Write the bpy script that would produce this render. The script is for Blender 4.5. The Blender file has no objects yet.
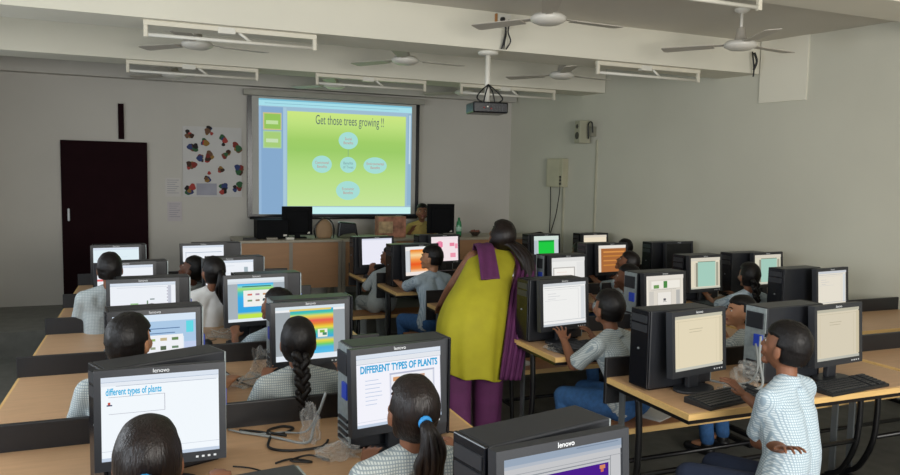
import bpy, math, random
from mathutils import Vector as V, Matrix, noise
R = math.radians
PI = math.pi
random.seed(7)
sc = bpy.context.scene
col = sc.collection

# ------------------------------------------------------------------ camera
FPX = 729.8
cam_d = bpy.data.cameras.new('camera')
cam = bpy.data.objects.new('camera', cam_d)
col.objects.link(cam)
cr, cu, ca = V((0.92662, -0.37553, 0.01883)), V((0.01348, 0.08322, 0.99644)), V((0.37576, 0.92307, -0.08217))
cam.matrix_world = Matrix(((cr.x, cu.x, -ca.x, 0), (cr.y, cu.y, -ca.y, 0), (cr.z, cu.z, -ca.z, 1.757), (0, 0, 0, 1)))
cam_d.sensor_width = 36
cam_d.lens = FPX * 36 / 900
cam_d.clip_start = 0.05
sc.camera = cam
# ------------------------------------------------------------------ view, world, lights
sc.view_settings.view_transform = 'Standard'
sc.view_settings.look = 'None'
sc.view_settings.gamma = 1
sc.view_settings.use_curve_mapping = False
sc.view_settings.exposure = 0.0
w = bpy.data.worlds.new('daylight')
sc.world = w
w.use_nodes = True
w.node_tree.nodes['Background'].inputs[0].default_value = (0.86, 0.93, 1.0, 1)
w.node_tree.nodes['Background'].inputs[1].default_value = 0.7


def area(name, loc, target, size, power, color):
    l = bpy.data.lights.new(name, 'AREA')
    l.shape = 'RECTANGLE'
    l.size, l.size_y = size
    l.energy = power
    l.color = color
    o = bpy.data.objects.new(name, l)
    o.location = loc
    o.rotation_euler = (V(target) - V(loc)).to_track_quat('-Z', 'Y').to_euler()
    col.objects.link(o)


# daylight through the windows of the left wall and the open rear of the hall
area('daylight_window', (-2.35, 0.4, 1.7), (2, 1.4, 0.9), (1.5, 1.4), 80, (0.84, 0.92, 1.0))
area('daylight_window', (-2.35, 3.6, 1.7), (2, 4.2, 0.9), (1.5, 1.4), 58, (0.84, 0.92, 1.0))
area('daylight_window', (-2.35, 6.6, 1.7), (2, 6.8, 1.0), (1.5, 1.4), 18, (0.84, 0.92, 1.0))
area('daylight_rear', (1.8, -1.6, 1.9), (2.2, 5, 1.9), (3.0, 1.6), 200, (1.0, 0.965, 0.90))


# ------------------------------------------------------------------ materials
def s2l(c):
    return tuple((x / 12.92 if x <= 0.04045 else ((x + 0.055) / 1.055) ** 2.4) for x in c)


def hexc(h):
    return tuple(int(h[i:i + 2], 16) / 255 for i in (0, 2, 4))


MC = {}


def M(name, h, rough=0.6, metal=0.0, var=0.08, scale=6.0, bump=0.0, bscale=40, spec=0.5, stretch=None):
    if name in MC:
        return MC[name]
    m = bpy.data.materials.new(name)
    m.use_nodes = True
    nt = m.node_tree
    b = nt.nodes['Principled BSDF']
    c = s2l(hexc(h))
    tc = nt.nodes.new('ShaderNodeTexCoord')
    mp = nt.nodes.new('ShaderNodeMapping')
    if stretch:
        mp.inputs['Scale'].default_value = stretch
    nt.links.new(tc.outputs['Object'], mp.inputs[0])
    n = nt.nodes.new('ShaderNodeTexNoise')
    n.inputs['Scale'].default_value = scale
    n.inputs['Detail'].default_value = 4
    nt.links.new(mp.outputs[0], n.inputs['Vector'])
    r = nt.nodes.new('ShaderNodeValToRGB')
    r.color_ramp.elements[0].position = 0.3
    r.color_ramp.elements[1].position = 0.7
    r.color_ramp.elements[0].color = tuple(x * (1 - var) for x in c) + (1,)
    r.color_ramp.elements[1].color = tuple(min(1, x * (1 + var)) for x in c) + (1,)
    nt.links.new(n.outputs['Fac'], r.inputs[0])
    nt.links.new(r.outputs[0], b.inputs['Base Color'])
    b.inputs['Roughness'].default_value = rough
    b.inputs['Metallic'].default_value = metal
    b.inputs['Specular IOR Level'].default_value = spec
    if bump:
        n2 = nt.nodes.new('ShaderNodeTexNoise')
        n2.inputs['Scale'].default_value = bscale
        nt.links.new(mp.outputs[0], n2.inputs['Vector'])
        bp = nt.nodes.new('ShaderNodeBump')
        bp.inputs['Strength'].default_value = bump
        bp.inputs['Distance'].default_value = 0.01
        nt.links.new(n2.outputs['Fac'], bp.inputs['Height'])
        nt.links.new(bp.outputs[0], b.inputs['Normal'])
    MC[name] = m
    return m


def EM(h, k=1.0):
    key = 'glow_%s_%g' % (h, k)
    if key in MC:
        return MC[key]
    m = bpy.data.materials.new(key)
    m.use_nodes = True
    nt = m.node_tree
    nt.nodes.clear()
    o = nt.nodes.new('ShaderNodeOutputMaterial')
    e = nt.nodes.new('ShaderNodeEmission')
    e.inputs[0].default_value = s2l(hexc(h)) + (1,)
    e.inputs[1].default_value = k
    nt.links.new(e.outputs[0], o.inputs[0])
    MC[key] = m
    return m


def gradient_glow(name, stops, axis, lo, hi, k=1.0, mirror=False):
    """emission whose colour runs along one object axis: the slide or picture shown"""
    m = bpy.data.materials.new(name)
    m.use_nodes = True
    nt = m.node_tree
    nt.nodes.clear()
    o = nt.nodes.new('ShaderNodeOutputMaterial')
    e = nt.nodes.new('ShaderNodeEmission')
    e.inputs[1].default_value = k
    tc = nt.nodes.new('ShaderNodeTexCoord')
    sp = nt.nodes.new('ShaderNodeSeparateXYZ')
    mr = nt.nodes.new('ShaderNodeMapRange')
    mr.inputs['From Min'].default_value = lo
    mr.inputs['From Max'].default_value = hi
    r = nt.nodes.new('ShaderNodeValToRGB')
    els = r.color_ramp.elements
    while len(els) < len(stops):
        els.new(0.5)
    for el, (p, h) in zip(els, stops):
        el.position = p
        el.color = s2l(hexc(h)) + (1,)
    nt.links.new(tc.outputs['Object'], sp.inputs[0])
    nt.links.new(sp.outputs[axis], mr.inputs[0])
    nt.links.new(mr.outputs[0], r.inputs[0])
    nt.links.new(r.outputs[0], e.inputs[0])
    nt.links.new(e.outputs[0], o.inputs[0])
    return m


def plaid(name, base, line, line2, period=0.0085):
    """woven check: thin lines both ways"""
    m = bpy.data.materials.new(name)
    m.use_nodes = True
    nt = m.node_tree
    b = nt.nodes['Principled BSDF']
    b.inputs['Roughness'].default_value = 0.85
    b.inputs['Specular IOR Level'].default_value = 0.2
    tc = nt.nodes.new('ShaderNodeTexCoord')
    prev = None
    basec = s2l(hexc(base))
    for axis, lc, per in (('X', line, period), ('Z', line, period * 1.1)):
        wv = nt.nodes.new('ShaderNodeTexWave')
        wv.wave_type = 'BANDS'
        wv.bands_direction = axis
        wv.inputs['Scale'].default_value = 0.314 / per
        wv.inputs['Distortion'].default_value = 0.6
        nt.links.new(tc.outputs['Object'], wv.inputs['Vector'])
        r = nt.nodes.new('ShaderNodeValToRGB')
        r.color_ramp.elements[0].position = 0.62
        r.color_ramp.elements[1].position = 0.8
        nt.links.new(wv.outputs['Fac'], r.inputs[0])
        mx = nt.nodes.new('ShaderNodeMix')
        mx.data_type = 'RGBA'
        nt.links.new(r.outputs[0], mx.inputs['Factor'])
        if prev is None:
            mx.inputs[6].default_value = basec + (1,)
        else:
            nt.links.new(prev, mx.inputs[6])
        mx.inputs[7].default_value = s2l(hexc(lc)) + (1,)
        prev = mx.outputs[2]
    nt.links.new(prev, b.inputs['Base Color'])
    n2 = nt.nodes.new('ShaderNodeTexNoise')
    n2.inputs['Scale'].default_value = 14
    nt.links.new(tc.outputs['Object'], n2.inputs['Vector'])
    bp = nt.nodes.new('ShaderNodeBump')
    bp.inputs['Strength'].default_value = 0.5
    bp.inputs['Distance'].default_value = 0.02
    nt.links.new(n2.outputs['Fac'], bp.inputs['Height'])
    nt.links.new(bp.outputs[0], b.inputs['Normal'])
    return m


WALL = M('wall_paint', 'C1BDB5', 0.9, var=0.03, scale=1.5)
WALLR = M('wall_paint_right', 'C4C2B3', 0.9, var=0.03, scale=1.5)
CEIL = M('ceiling_paint', 'CDC8BC', 0.9, var=0.03, scale=1.5)
BEAM = M('beam_paint', 'DEDACA', 0.85, var=0.02, scale=1.5)
FLOOR = M('floor_stone', '6A6A64', 0.45, var=0.18, scale=9)
WOOD = M('desk_laminate', 'C29C77', 0.42, var=0.07, scale=5, stretch=(1, 8, 8))
EDGE = M('desk_edge_wood', 'DDB777', 0.45, var=0.06, scale=6, stretch=(1, 10, 10))
BENCHW = M('bench_wood', '9C6B45', 0.45, var=0.12, scale=6, stretch=(1, 8, 8))
BLACK = M('black_painted_board', '1B1B1E', 0.4, var=0.1)
STEEL = M('black_enamel_steel', '121214', 0.3, var=0.1)
GREYST = M('grey_enamel_steel', '63686A', 0.45, var=0.1)
CASE = M('computer_case_black', '24262B', 0.38, var=0.06)
CASEF = M('computer_front_black', '0E1016', 0.25, var=0.06)
BEZ = M('monitor_bezel', '2A2C31', 0.42, var=0.05)
SILVER = M('rear_panel_metal', '9AA4A6', 0.4, metal=0.4, var=0.12, scale=60)
KEY = M('keyboard_black', '17181B', 0.5)
KEYC = M('key_cap_black', '26282C', 0.45)
WHITEP = M('white_plastic', 'DAD7CC', 0.5, var=0.03)
LOGO = M('logo_silver', 'D9DCE0', 0.35)
BLUEP = M('port_blue', '2A46B8', 0.4)
CABLEB = M('cable_black', '0F0F10', 0.5)
CABLEG = M('cable_grey', '8F9494', 0.5)
PAPER = M('paper_white', 'D3D2CC', 0.85, var=0.04)
DOORM = M('door_maroon', '1E0C10', 0.85, var=0.1, spec=0.1)
SKIN = M('skin_brown', '7F533B', 0.6, var=0.08, scale=20)
SKINL = M('skin_light_brown', 'AD7B5A', 0.55, var=0.06, scale=20)
SKIND = M('skin_dark_brown', '6B4330', 0.55, var=0.08, scale=20)
HAIR = M('hair_black', '0D0909', 0.45, spec=0.3, var=0.4, scale=22, bump=0.25, bscale=26, stretch=(9, 9, 1.5))
HAIRB = M('hair_dark_brown', '150C0A', 0.42, spec=0.35, var=0.5, scale=22, bump=0.3, bscale=26, stretch=(7, 7, 1.0))
LIP = M('lips', '7A3E35', 0.5)
EYEW = M('eye_white', 'D8D4CC', 0.3)
EYED = M('eye_dark', '120B08', 0.2)
JEANS = M('denim_blue', '2F5A8C', 0.85, var=0.2, scale=40, bump=0.3, bscale=14)
JEAND = M('trouser_navy', '1B2740', 0.85, var=0.15, bump=0.3, bscale=14)
SHOE = M('shoe_black', '101012', 0.4)
SHIRT = plaid('shirt_grey_check', 'C6CCCA', '8F9BA0', 'C9D0CF')
SHIRTB = plaid('shirt_pale_blue_check', 'C4D0D6', '93A6B4', 'D6E0E6')
SHIRTW = M('shirt_white', 'EDEFEF', 0.85, var=0.05, bump=0.5, bscale=14)
KURTI = M('kurti_yellow_green', 'A39C1C', 0.8, var=0.08, scale=8, bump=0.4, bscale=7)
PURPLE = M('fabric_purple', '56204F', 0.8, var=0.14, scale=10, bump=0.4, bscale=10)
FANM = M('fan_cream_enamel', 'B9B2A6', 0.45, var=0.05)
FANW = M('fan_motor_cream', 'D6D2C8', 0.35, var=0.03)
TUBEF = M('tube_fixture_enamel', 'D9D3C2', 0.5, var=0.03)


def clear_plastic():
    m = bpy.data.materials.new('clear_plastic_wrap')
    m.use_nodes = True
    nt = m.node_tree
    nt.nodes.clear()
    o = nt.nodes.new('ShaderNodeOutputMaterial')
    t = nt.nodes.new('ShaderNodeBsdfTransparent')
    g = nt.nodes.new('ShaderNodeBsdfPrincipled')
    g.inputs['Base Color'].default_value = (0.62, 0.62, 0.60, 1)
    g.inputs['Roughness'].default_value = 0.12
    mx = nt.nodes.new('ShaderNodeMixShader')
    fr = nt.nodes.new('ShaderNodeLayerWeight')
    fr.inputs[0].default_value = 0.45
    mr = nt.nodes.new('ShaderNodeMapRange')
    mr.inputs['To Min'].default_value = 0.06
    mr.inputs['To Max'].default_value = 0.42
    nt.links.new(fr.outputs['Facing'], mr.inputs[0])
    nt.links.new(mr.outputs[0], mx.inputs[0])
    nt.links.new(t.outputs[0], mx.inputs[1])
    nt.links.new(g.outputs[0], mx.inputs[2])
    nt.links.new(mx.outputs[0], o.inputs[0])
    return m


WRAP = clear_plastic()


# ------------------------------------------------------------------ mesh builder
class MB:
    def __init__(s):
        s.v, s.f, s.mi, s.mats = [], [], [], []

    def _m(s, m):
        if m not in s.mats:
            s.mats.append(m)
        return s.mats.index(m)

    def add(s, vs, fs, m, mat=None):
        k = len(s.v)
        for p in vs:
            p = V(p)
            s.v.append(mat @ p if mat else p)
        i = s._m(m)
        for f in fs:
            s.f.append([k + a for a in f])
            s.mi.append(i)

    def box(s, a, b, m, mat=None):
        x0, y0, z0 = a
        x1, y1, z1 = b
        vs = [(x0, y0, z0), (x1, y0, z0), (x1, y1, z0), (x0, y1, z0), (x0, y0, z1), (x1, y0, z1), (x1, y1, z1), (x0, y1, z1)]
        s.add(vs, [(0, 3, 2, 1), (4, 5, 6, 7), (0, 1, 5, 4), (1, 2, 6, 5), (2, 3, 7, 6), (3, 0, 4, 7)], m, mat)

    def prism(s, pts, axis, lo, hi, m, mat=None):
        """pts 2D outline; axis 0/1/2 the extrusion axis"""
        def mk(p, t):
            q = [p[0], p[1]]
            q.insert(axis, t)
            return tuple(q)
        n = len(pts)
        vs = [mk(p, lo) for p in pts] + [mk(p, hi) for p in pts]
        fs = [tuple(range(n))[::-1], tuple(range(n, 2 * n))] + [(i, (i + 1) % n, n + (i + 1) % n, n + i) for i in range(n)]
        s.add(vs, fs, m, mat)

    def rings(s, rings, m, caps=True, mat=None):
        n = len(rings[0])
        vs = [p for r in rings for p in r]
        fs = []
        for j in range(len(rings) - 1):
            for i in range(n):
                a, b = j * n + i, j * n + (i + 1) % n
                fs.append((a, b, b + n, a + n))
        if caps:
            fs.append(tuple(range(n))[::-1])
            fs.append(tuple(range((len(rings) - 1) * n, len(rings) * n)))
        s.add(vs, fs, m, mat)

    def tube(s, pts, r, m, n=8, smooth=0, mat=None):
        pts = [V(p) for p in pts]
        if smooth:
            out = []
            P = [pts[0]] + pts + [pts[-1]]
            for i in range(1, len(P) - 2):
                for t in range(smooth):
                    t = t / smooth
                    a, b, c, d = P[i - 1], P[i], P[i + 1], P[i + 2]
                    out.append(0.5 * ((2 * b) + (c - a) * t + (2 * a - 5 * b + 4 * c - d) * t * t + (3 * b - a - 3 * c + d) * t ** 3))
            out.append(pts[-1])
            pts = out
        rr = []
        u = None
        for i, p in enumerate(pts):
            d = (pts[min(i + 1, len(pts) - 1)] - pts[max(i - 1, 0)])
            d = d.normalized() if d.length > 1e-9 else V((0, 0, 1))
            if u is None:
                u = d.orthogonal().normalized()
            u = (u - d * u.dot(d))
            u = u.normalized() if u.length > 1e-6 else d.orthogonal().normalized()
            v = d.cross(u)
            ri = r[i] if isinstance(r, (list, tuple)) else r
            rr.append([p + (u * math.cos(2 * PI * k / n) + v * math.sin(2 * PI * k / n)) * ri for k in range(n)])
        s.rings(rr, m, True, mat)

    def cap(s, a, b, ra, rb, m, n=12, mat=None):
        """tapered capsule"""
        a, b = V(a), V(b)
        d = (b - a)
        L = d.length
        d = d.normalized() if L > 1e-6 else V((0, 0, 1))
        u = d.orthogonal().normalized()
        v = d.cross(u)
        rr = []
        for t in (-80, -55, -30, 0):
            rr.append((a + d * ra * math.sin(R(t)), ra * math.cos(R(t))))
        for t in (0, 30, 55, 80):
            rr.append((b + d * rb * math.sin(R(t)), rb * math.cos(R(t))))
        s.rings([[c + (u * math.cos(2 * PI * k / n) + v * math.sin(2 * PI * k / n)) * q for k in range(n)] for c, q in rr], m, True, mat)

    def ball(s, c, r, m, n=16, k=10, fn=None, mat=None):
        """ellipsoid; fn warps each unit direction"""
        c = V(c)
        r = V(r) if not isinstance(r, (int, float)) else V((r, r, r))
        rr = []
        for j in range(k + 1):
            ph = PI * (j + 0.02) / (k + 0.04) - PI / 2
            ring = []
            for i in range(n):
                th = 2 * PI * i / n
                d = V((math.cos(ph) * math.cos(th), math.cos(ph) * math.sin(th), math.sin(ph)))
                q = V((d.x * r.x, d.y * r.y, d.z * r.z))
                if fn:
                    q = fn(d, q)
                ring.append(c + q)
            rr.append(ring)
        s.rings(rr, m, True, mat)

    def lathe(s, prof, c, m, n=24, mat=None):
        c = V(c)
        s.rings([[c + V((math.cos(2 * PI * i / n) * r, math.sin(2 * PI * i / n) * r, z)) for i in range(n)] for r, z in prof], m, True, mat)

    def build(s, name, parent=None, smooth=False, bevel=0, remesh=0, sm=4, angle=40, loc=None):
        me = bpy.data.meshes.new(name)
        me.from_pydata([tuple(p) for p in s.v], [], s.f)
        for m in s.mats:
            me.materials.append(m)
        me.polygons.foreach_set('material_index', s.mi)
        if smooth and not remesh:
            me.polygons.foreach_set('use_smooth', [True] * len(me.polygons))
        me.update()
        o = bpy.data.objects.new(name, me)
        col.objects.link(o)
        if parent:
            o.parent = parent
        if loc:
            o.location = loc
        if bevel:
            b = o.modifiers.new('bevel', 'BEVEL')
            b.width = bevel
            b.segments = 2
            b.limit_method = 'ANGLE'
            b.angle_limit = R(angle)
        if remesh:
            b = o.modifiers.new('remesh', 'REMESH')
            b.mode = 'VOXEL'
            b.voxel_size = remesh
            b.use_smooth_shade = True
            if sm:
                b = o.modifiers.new('smooth', 'SMOOTH')
                b.factor = 0.5
                b.iterations = sm
        return o


def tag(o, label, cat=None, group=None, kind=None):
    if label:
        o['label'] = label
    if cat:
        o['category'] = cat
    if group:
        o['group'] = group
    if kind:
        o['kind'] = kind
    return o


def thing(name, label, cat, loc=(0, 0, 0), rz=0, group=None):
    o = bpy.data.objects.new(name, None)
    col.objects.link(o)
    o.location = loc
    o.rotation_euler = (0, 0, rz)
    o.empty_display_size = 0.1
    return tag(o, label, cat, group)


def struct(o, label=None):
    o['kind'] = 'structure'
    if label:
        o['label'] = label
    return o


def text(name, body, size, m, parent, loc, rot=(PI / 2, 0, 0), sx=1.0, align='CENTER', extr=0.0004, bold=0.0):
    cu_ = bpy.data.curves.new(name, 'FONT')
    cu_.body = body
    cu_.size = size
    cu_.align_x = align
    cu_.align_y = 'CENTER'
    cu_.extrude = extr
    cu_.offset = bold
    tmp = bpy.data.objects.new('tmp_text', cu_)
    me = bpy.data.meshes.new_from_object(tmp)
    bpy.data.objects.remove(tmp)
    me.name = name
    me.materials.clear()
    me.materials.append(m)
    o = bpy.data.objects.new(name, me)
    col.objects.link(o)
    o.parent = parent
    o.location = loc
    o.rotation_euler = rot
    o.scale = (sx, 1, 1)
    return o


# ------------------------------------------------------------------ room shell
def wx(y):  # the right wall stands a little askew
    return 5.40 - 0.2077 * (y - 5.51)


b = MB(); b.box((-2.4, -1.8, -0.1), (8, 9.4, 0), FLOOR); struct(b.build('floor'), 'dark grey stone floor')
b = MB(); b.box((-2.4, -1.8, 3.10), (8, 9.5, 3.2), CEIL); struct(b.build('ceiling'), 'plain painted ceiling')
b = MB(); b.box((-2.4, 9.2, 0), (5.4, 9.35, 3.1), WALL); struct(b.build('wall_front'), 'grey white front wall behind the screen')
b = MB()
b.prism([(wx(9.35), 9.35), (wx(-1.8), -1.8), (wx(-1.8) + 0.2, -1.8), (wx(9.35) + 0.2, 9.35)], 2, 0, 3.1, WALLR)
struct(b.build('wall_right'), 'plain right wall')
b = MB()  # left wall with three window openings, outside the picture
ys = [-1.8, -0.35, 1.15, 2.85, 4.35, 5.85, 7.35, 9.2]
b.box((-2.3, -1.8, 0), (-2.15, 9.2, 1.0), WALL)
b.box((-2.3, -1.8, 2.4), (-2.15, 9.2, 3.1), WALL)
for i in (0, 2, 4, 6):
    b.box((-2.3, ys[i], 1.0), (-2.15, ys[i + 1], 2.4), WALL)
struct(b.build('wall_left'))
for i in range(3):
    y0, y1 = ys[2 * i + 1], ys[2 * i + 2]
    b = MB()
    for (p, q) in (((-2.27, y0, 1.0), (-2.2, y0 + 0.05, 2.4)), ((-2.27, y1 - 0.05, 1.0), (-2.2, y1, 2.4)), ((-2.27, y0 + 0.05, 1.0), (-2.2, y1 - 0.05, 1.05)), ((-2.27, y0 + 0.05, 2.35), (-2.2, y1 - 0.05, 2.4)), ((-2.25, (y0 + y1) / 2 - 0.02, 1.05), (-2.22, (y0 + y1) / 2 + 0.02, 2.35))):
        b.box(p, q, WHITEP)
    struct(b.build('window_%d' % (i + 1)))
# beams
b = MB(); b.box((-2.15, 5.48, 2.80), (wx(5.6) + 0.02, 5.92, 3.1), BEAM); struct(b.build('trim_1'), 'near ceiling beam')
b = MB(); b.box((-2.15, 7.45, 2.79), (wx(7.6) + 0.02, 7.85, 3.1), BEAM); struct(b.build('trim_2'), 'second ceiling beam')
b = MB(); b.box((-2.15, 9.05, 2.80), (wx(9.2), 9.2, 3.1), WALL); struct(b.build('trim_3'), 'beam over the front wall')
b = MB(); b.box((-2.15, 3.35, 2.93), (wx(3.5) + 0.02, 3.75, 3.1), BEAM); struct(b.build('trim_4'), 'beam above the camera')
b = MB()  # pilaster carrying the near beam
b.prism([(wx(5.46) - 0.02, 5.46), (wx(5.0) - 0.02, 5.0), (wx(5.0) + 0.1, 5.0), (wx(5.46) + 0.1, 5.46)], 2, 2.52, 3.1, BEAM)
struct(b.build('trim_5'), 'short bracket block under ceiling on right wall')
b = MB(); b.box((-1.9, 7.75, 0), (wx(8.0) - 0.05, 9.2, 0.24), FLOOR); struct(b.build('trim_6'), 'low dais along the front wall')
b = MB()
b.box((-0.95, 9.16, 0.24), (-0.06, 9.2, 2.09), DOORM)
d = struct(b.build('door_1', bevel=0.004), 'dark maroon door')
b = MB(); b.cap((-0.88, 9.145, 1.2), (-0.88, 9.145, 1.32), 0.012, 0.012, LOGO); b.build('door_handle', d)
b = MB(); b.box((-0.36, 9.17, 2.12), (-0.30, 9.2, 2.52), DOORM); struct(b.build('trim_7'), 'dark strip above the door')


# ------------------------------------------------------------------ ceiling fans
def fan(loc, rz, label, drop=0.2):
    t = thing('ceiling_fan', label, 'ceiling fan', loc, rz, 'ceiling fans')
    b = MB()
    b.lathe([(0.012, drop + 0.0), (0.06, drop + 0.0), (0.055, drop - 0.04), (0.02, drop - 0.06), (0.012, drop - 0.061)], (0, 0, 0.105), FANW)
    b.build('canopy', t, smooth=True)
    b = MB(); b.tube([(0, 0, 0.06), (0, 0, drop + 0.08)], 0.012, FANW, 10); b.build('down_rod', t, smooth=True)
    b = MB()
    b.lathe([(0.02, 0.14), (0.03, 0.13), (0.045, 0.05), (0.065, 0.035)], (0, 0, 0), FANM, 20)
    b.build('motor_cover', t, smooth=True)
    b = MB()
    b.lathe([(0.03, 0.042), (0.10, 0.034), (0.125, 0.012), (0.12, -0.01), (0.08, -0.03), (0.02, -0.036)], (0, 0, 0), FANW, 28)
    b.build('motor', t, smooth=True)
    for k in range(3):
        b = MB()
        mt = Matrix.Rotation(2 * PI * k / 3, 4, 'Z') @ Matrix.Rotation(R(6), 4, 'X')
        b.prism([(0.10, -0.02), (0.22, -0.028), (0.22, 0.028), (0.10, 0.02)], 2, 0.010, 0.014, FANM, mt)
        b.prism([(0.20, -0.05), (0.58, -0.066), (0.6, -0.05), (0.6, 0.05), (0.58, 0.066), (0.20, 0.05)], 2, 0.004, 0.010, FANM, mt)
        b.build('blade', t)


fan((0.35, 6.45, 2.80), R(14), 'cream ceiling fan above the left side, between the two ceiling beams')
fan((2.15, 6.45, 2.81), R(6), 'cream ceiling fan between the beams, left of the projector pole')
fan((3.80, 6.45, 2.79), R(8), 'cream ceiling fan between the beams, right of the projector')
fan((0.22, 8.40, 2.78), R(12), 'dim ceiling fan near the front wall above the poster side')
fan((1.95, 8.40, 2.78), R(10), 'dim ceiling fan just above the projection screen top')
fan((3.58, 8.40, 2.80), R(4), 'dim ceiling fan near the front wall behind the projector pole')
fan((2.53, 4.50, 2.85), R(3), 'near ceiling fan at the top edge beside the socket board')
fan((4.25, 4.52, 2.82), R(8), 'near ceiling fan close to the right wall')


def tube_light(loc, label, ln=1.2, group='tube lights under the beams', z=2.80):
    """loc = left end x, y; hangs under the beam soffit"""
    x0, y = loc
    t = thing('tube_light', label, 'tube light', (x0, y, z), 0, group)
    b = MB()
    b.box((0, -0.02, -0.035), (ln, 0.02, 0.0), TUBEF)
    b.build('batten', t, bevel=0.004)
    b = MB(); b.box((ln * 0.41, -0.027, -0.05), (ln * 0.51, 0.027, -0.004), WHITEP); b.build('ballast_box', t, bevel=0.003)
    for xx in (0.015, ln - 0.015):
        b = MB()
        b.box((xx - 0.014, -0.018, -0.115), (xx + 0.014, 0.010, -0.034), TUBEF)
        b.build('lamp_holder', t, bevel=0.004)
    b = MB(); b.tube([(0.03, -0.004, -0.098), (ln - 0.03, -0.004, -0.098)], 0.013, WHITEP, 10)
    b.build('tube', t, smooth=True)
    b = MB(); b.tube([(ln * 0.53, 0, -0.03), (ln * 0.6, 0, -0.09)], 0.011, WHITEP, 8); b.build('starter', t, smooth=True)


tube_light((-0.05, 5.56), 'white tube light under the near beam, at upper left')
tube_light((3.62, 5.56), 'white tube light under the near beam, at the right', ln=1.13)
tube_light((-0.22, 7.53), 'white tube light under the second beam, above the poster', z=2.79)
tube_light((1.55, 7.53), 'white tube light under the second beam, above the screen', z=2.79)
tube_light((3.15, 7.53), 'white tube light under the second beam, behind the projector', z=2.79)
tube_light((2.28, 3.55), 'white tube light nearest the camera, at the top right edge', z=2.93)

# ------------------------------------------------------------------ projector and its socket
t = thing('projector', 'black ceiling projector hanging from a white pole', 'projector', (2.59, 5.6, 2.80), R(-8))
b = MB(); b.lathe([(0.02, 0.0), (0.085, 0.0), (0.085, -0.02), (0.05, -0.03), (0.03, -0.032)], (0, 0, 0), WHITEP); b.build('ceiling_plate', t, smooth=True)
b = MB(); b.tube([(0, 0, -0.02), (0, 0, -0.42)], 0.022, WHITEP, 14); b.build('pole', t, smooth=True)
b = MB(); b.box((-0.15, -0.12, -0.51), (0.15, 0.12, -0.42), CASEF); bd = b.build('body', t, bevel=0.012)
b = MB()
for k in range(9):
    b.box((-0.02 + k * 0.014, -0.124, -0.49), (-0.012 + k * 0.014, -0.119, -0.44), CASE)
b.build('vent', bd)
b = MB()
for (x, zz, mm) in ((-0.06, -0.47, M('led_red', '8A1A14')), (-0.03, -0.46, WHITEP), (0.0, -0.475, M('led_red', '8A1A14'))):
    b.box((x - 0.006, -0.126, zz - 0.005), (x + 0.006, -0.119, zz + 0.005), mm)
b.build('port', bd)
b = MB()
for sx in (-1, 1):
    b.tube([(0.0, -0.03, -0.27), (sx * 0.07, -0.05, -0.33), (sx * 0.11, -0.08, -0.39), (sx * 0.06, -0.1, -0.43)], 0.006, CABLEB, 6, 5)
    b.tube([(0.0, -0.03, -0.27), (sx * 0.03, -0.06, -0.34), (sx * 0.05, -0.06, -0.43)], 0.006, CABLEB, 6, 5)
b.build('cable', t, smooth=True)
t = thing('socket_board', 'white socket board with black plugs on the near ceiling beam', 'socket', (2.66, 5.48, 3.04))
b = MB(); b.box((-0.06, -0.03, -0.065), (0.06, 0, 0.045), WHITEP); b.box((-0.075, -0.028, -0.065), (-0.06, 0, 0.045), M('socket_side_wood', 'A9743C')); b.build('box', t, bevel=0.003)
b = MB(); b.cap((-0.02, -0.05, 0.0), (-0.02, -0.03, 0.0), 0.016, 0.02, CABLEB); b.cap((0.04, -0.045, -0.01), (0.04, -0.03, -0.01), 0.01, 0.014, CABLEB); b.build('plug', t, smooth=True)
b = MB()
b.tube([(-0.02, -0.055, -0.01), (0.0, -0.06, -0.08), (-0.01, -0.05, -0.17), (-0.02, -0.03, -0.235)], 0.007, CABLEB, 6, 5)
b.tube([(0.04, -0.05, -0.02), (0.02, -0.06, -0.10), (0.05, -0.05, -0.17), (0.02, -0.03, -0.235)], 0.006, CABLEB, 6, 5)
b.tube([(-0.02, -0.055, -0.01), (0.01, -0.05, -0.10), (0.0, -0.045, -0.18), (0.0, -0.03, -0.235)], 0.005, CABLEB, 6, 5)
b.build('cable', t, smooth=True)
b = MB(); b.tube([(5.27, 5.42, 2.98), (5.285, 5.40, 2.9), (5.27, 5.42, 2.82)], 0.012, CABLEB, 6, 5); b.tube([(5.255, 5.43, 2.99), (5.25, 5.41, 2.92), (5.275, 5.42, 2.84), (5.28, 5.43, 2.76)], 0.008, CABLEB, 6, 5)
tag(b.build('loose_cable', smooth=True), 'short loop of black cable hanging at the end of the near beam', 'cable')

# ------------------------------------------------------------------ projection screen
t = thing('projection_screen', 'white projection screen with black border showing a green slide about trees', 'projection screen', (1.06, 9.12, 1.22))
b = MB(); b.box((-0.05, -0.04, 1.475), (2.25, 0.05, 1.545), M('screen_case_grey', '9C998F', 0.5)); b.build('roller_case', t, bevel=0.008)
b = MB(); b.box((0, 0, 0), (2.19, 0.012, 1.48), CASEF); b.build('border', t)
SCRM = M('screen_cloth', 'B4B3AE', 0.9, var=0.02)
b = MB(); b.box((0.05, -0.004, 0.045), (2.14, 0.004, 1.47), SCRM); b.build('screen_cloth', t)
b = MB(); b.tube([(0.02, 0, 0.0), (2.17, 0, 0.0)], 0.018, CASEF, 10); b.build('bottom_bar', t, smooth=True)
# projected picture: thin layers lying on the cloth
x0, x1, z0, z1 = 0.13, 2.08, 0.0, 1.445
b = MB()


def pq(xa, za, xb, zb, m, y=-0.006):
    b.add([(xa, y, za), (xb, y, za), (xb, y, zb), (xa, y, zb)], [(0, 1, 2, 3)], m)


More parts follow.
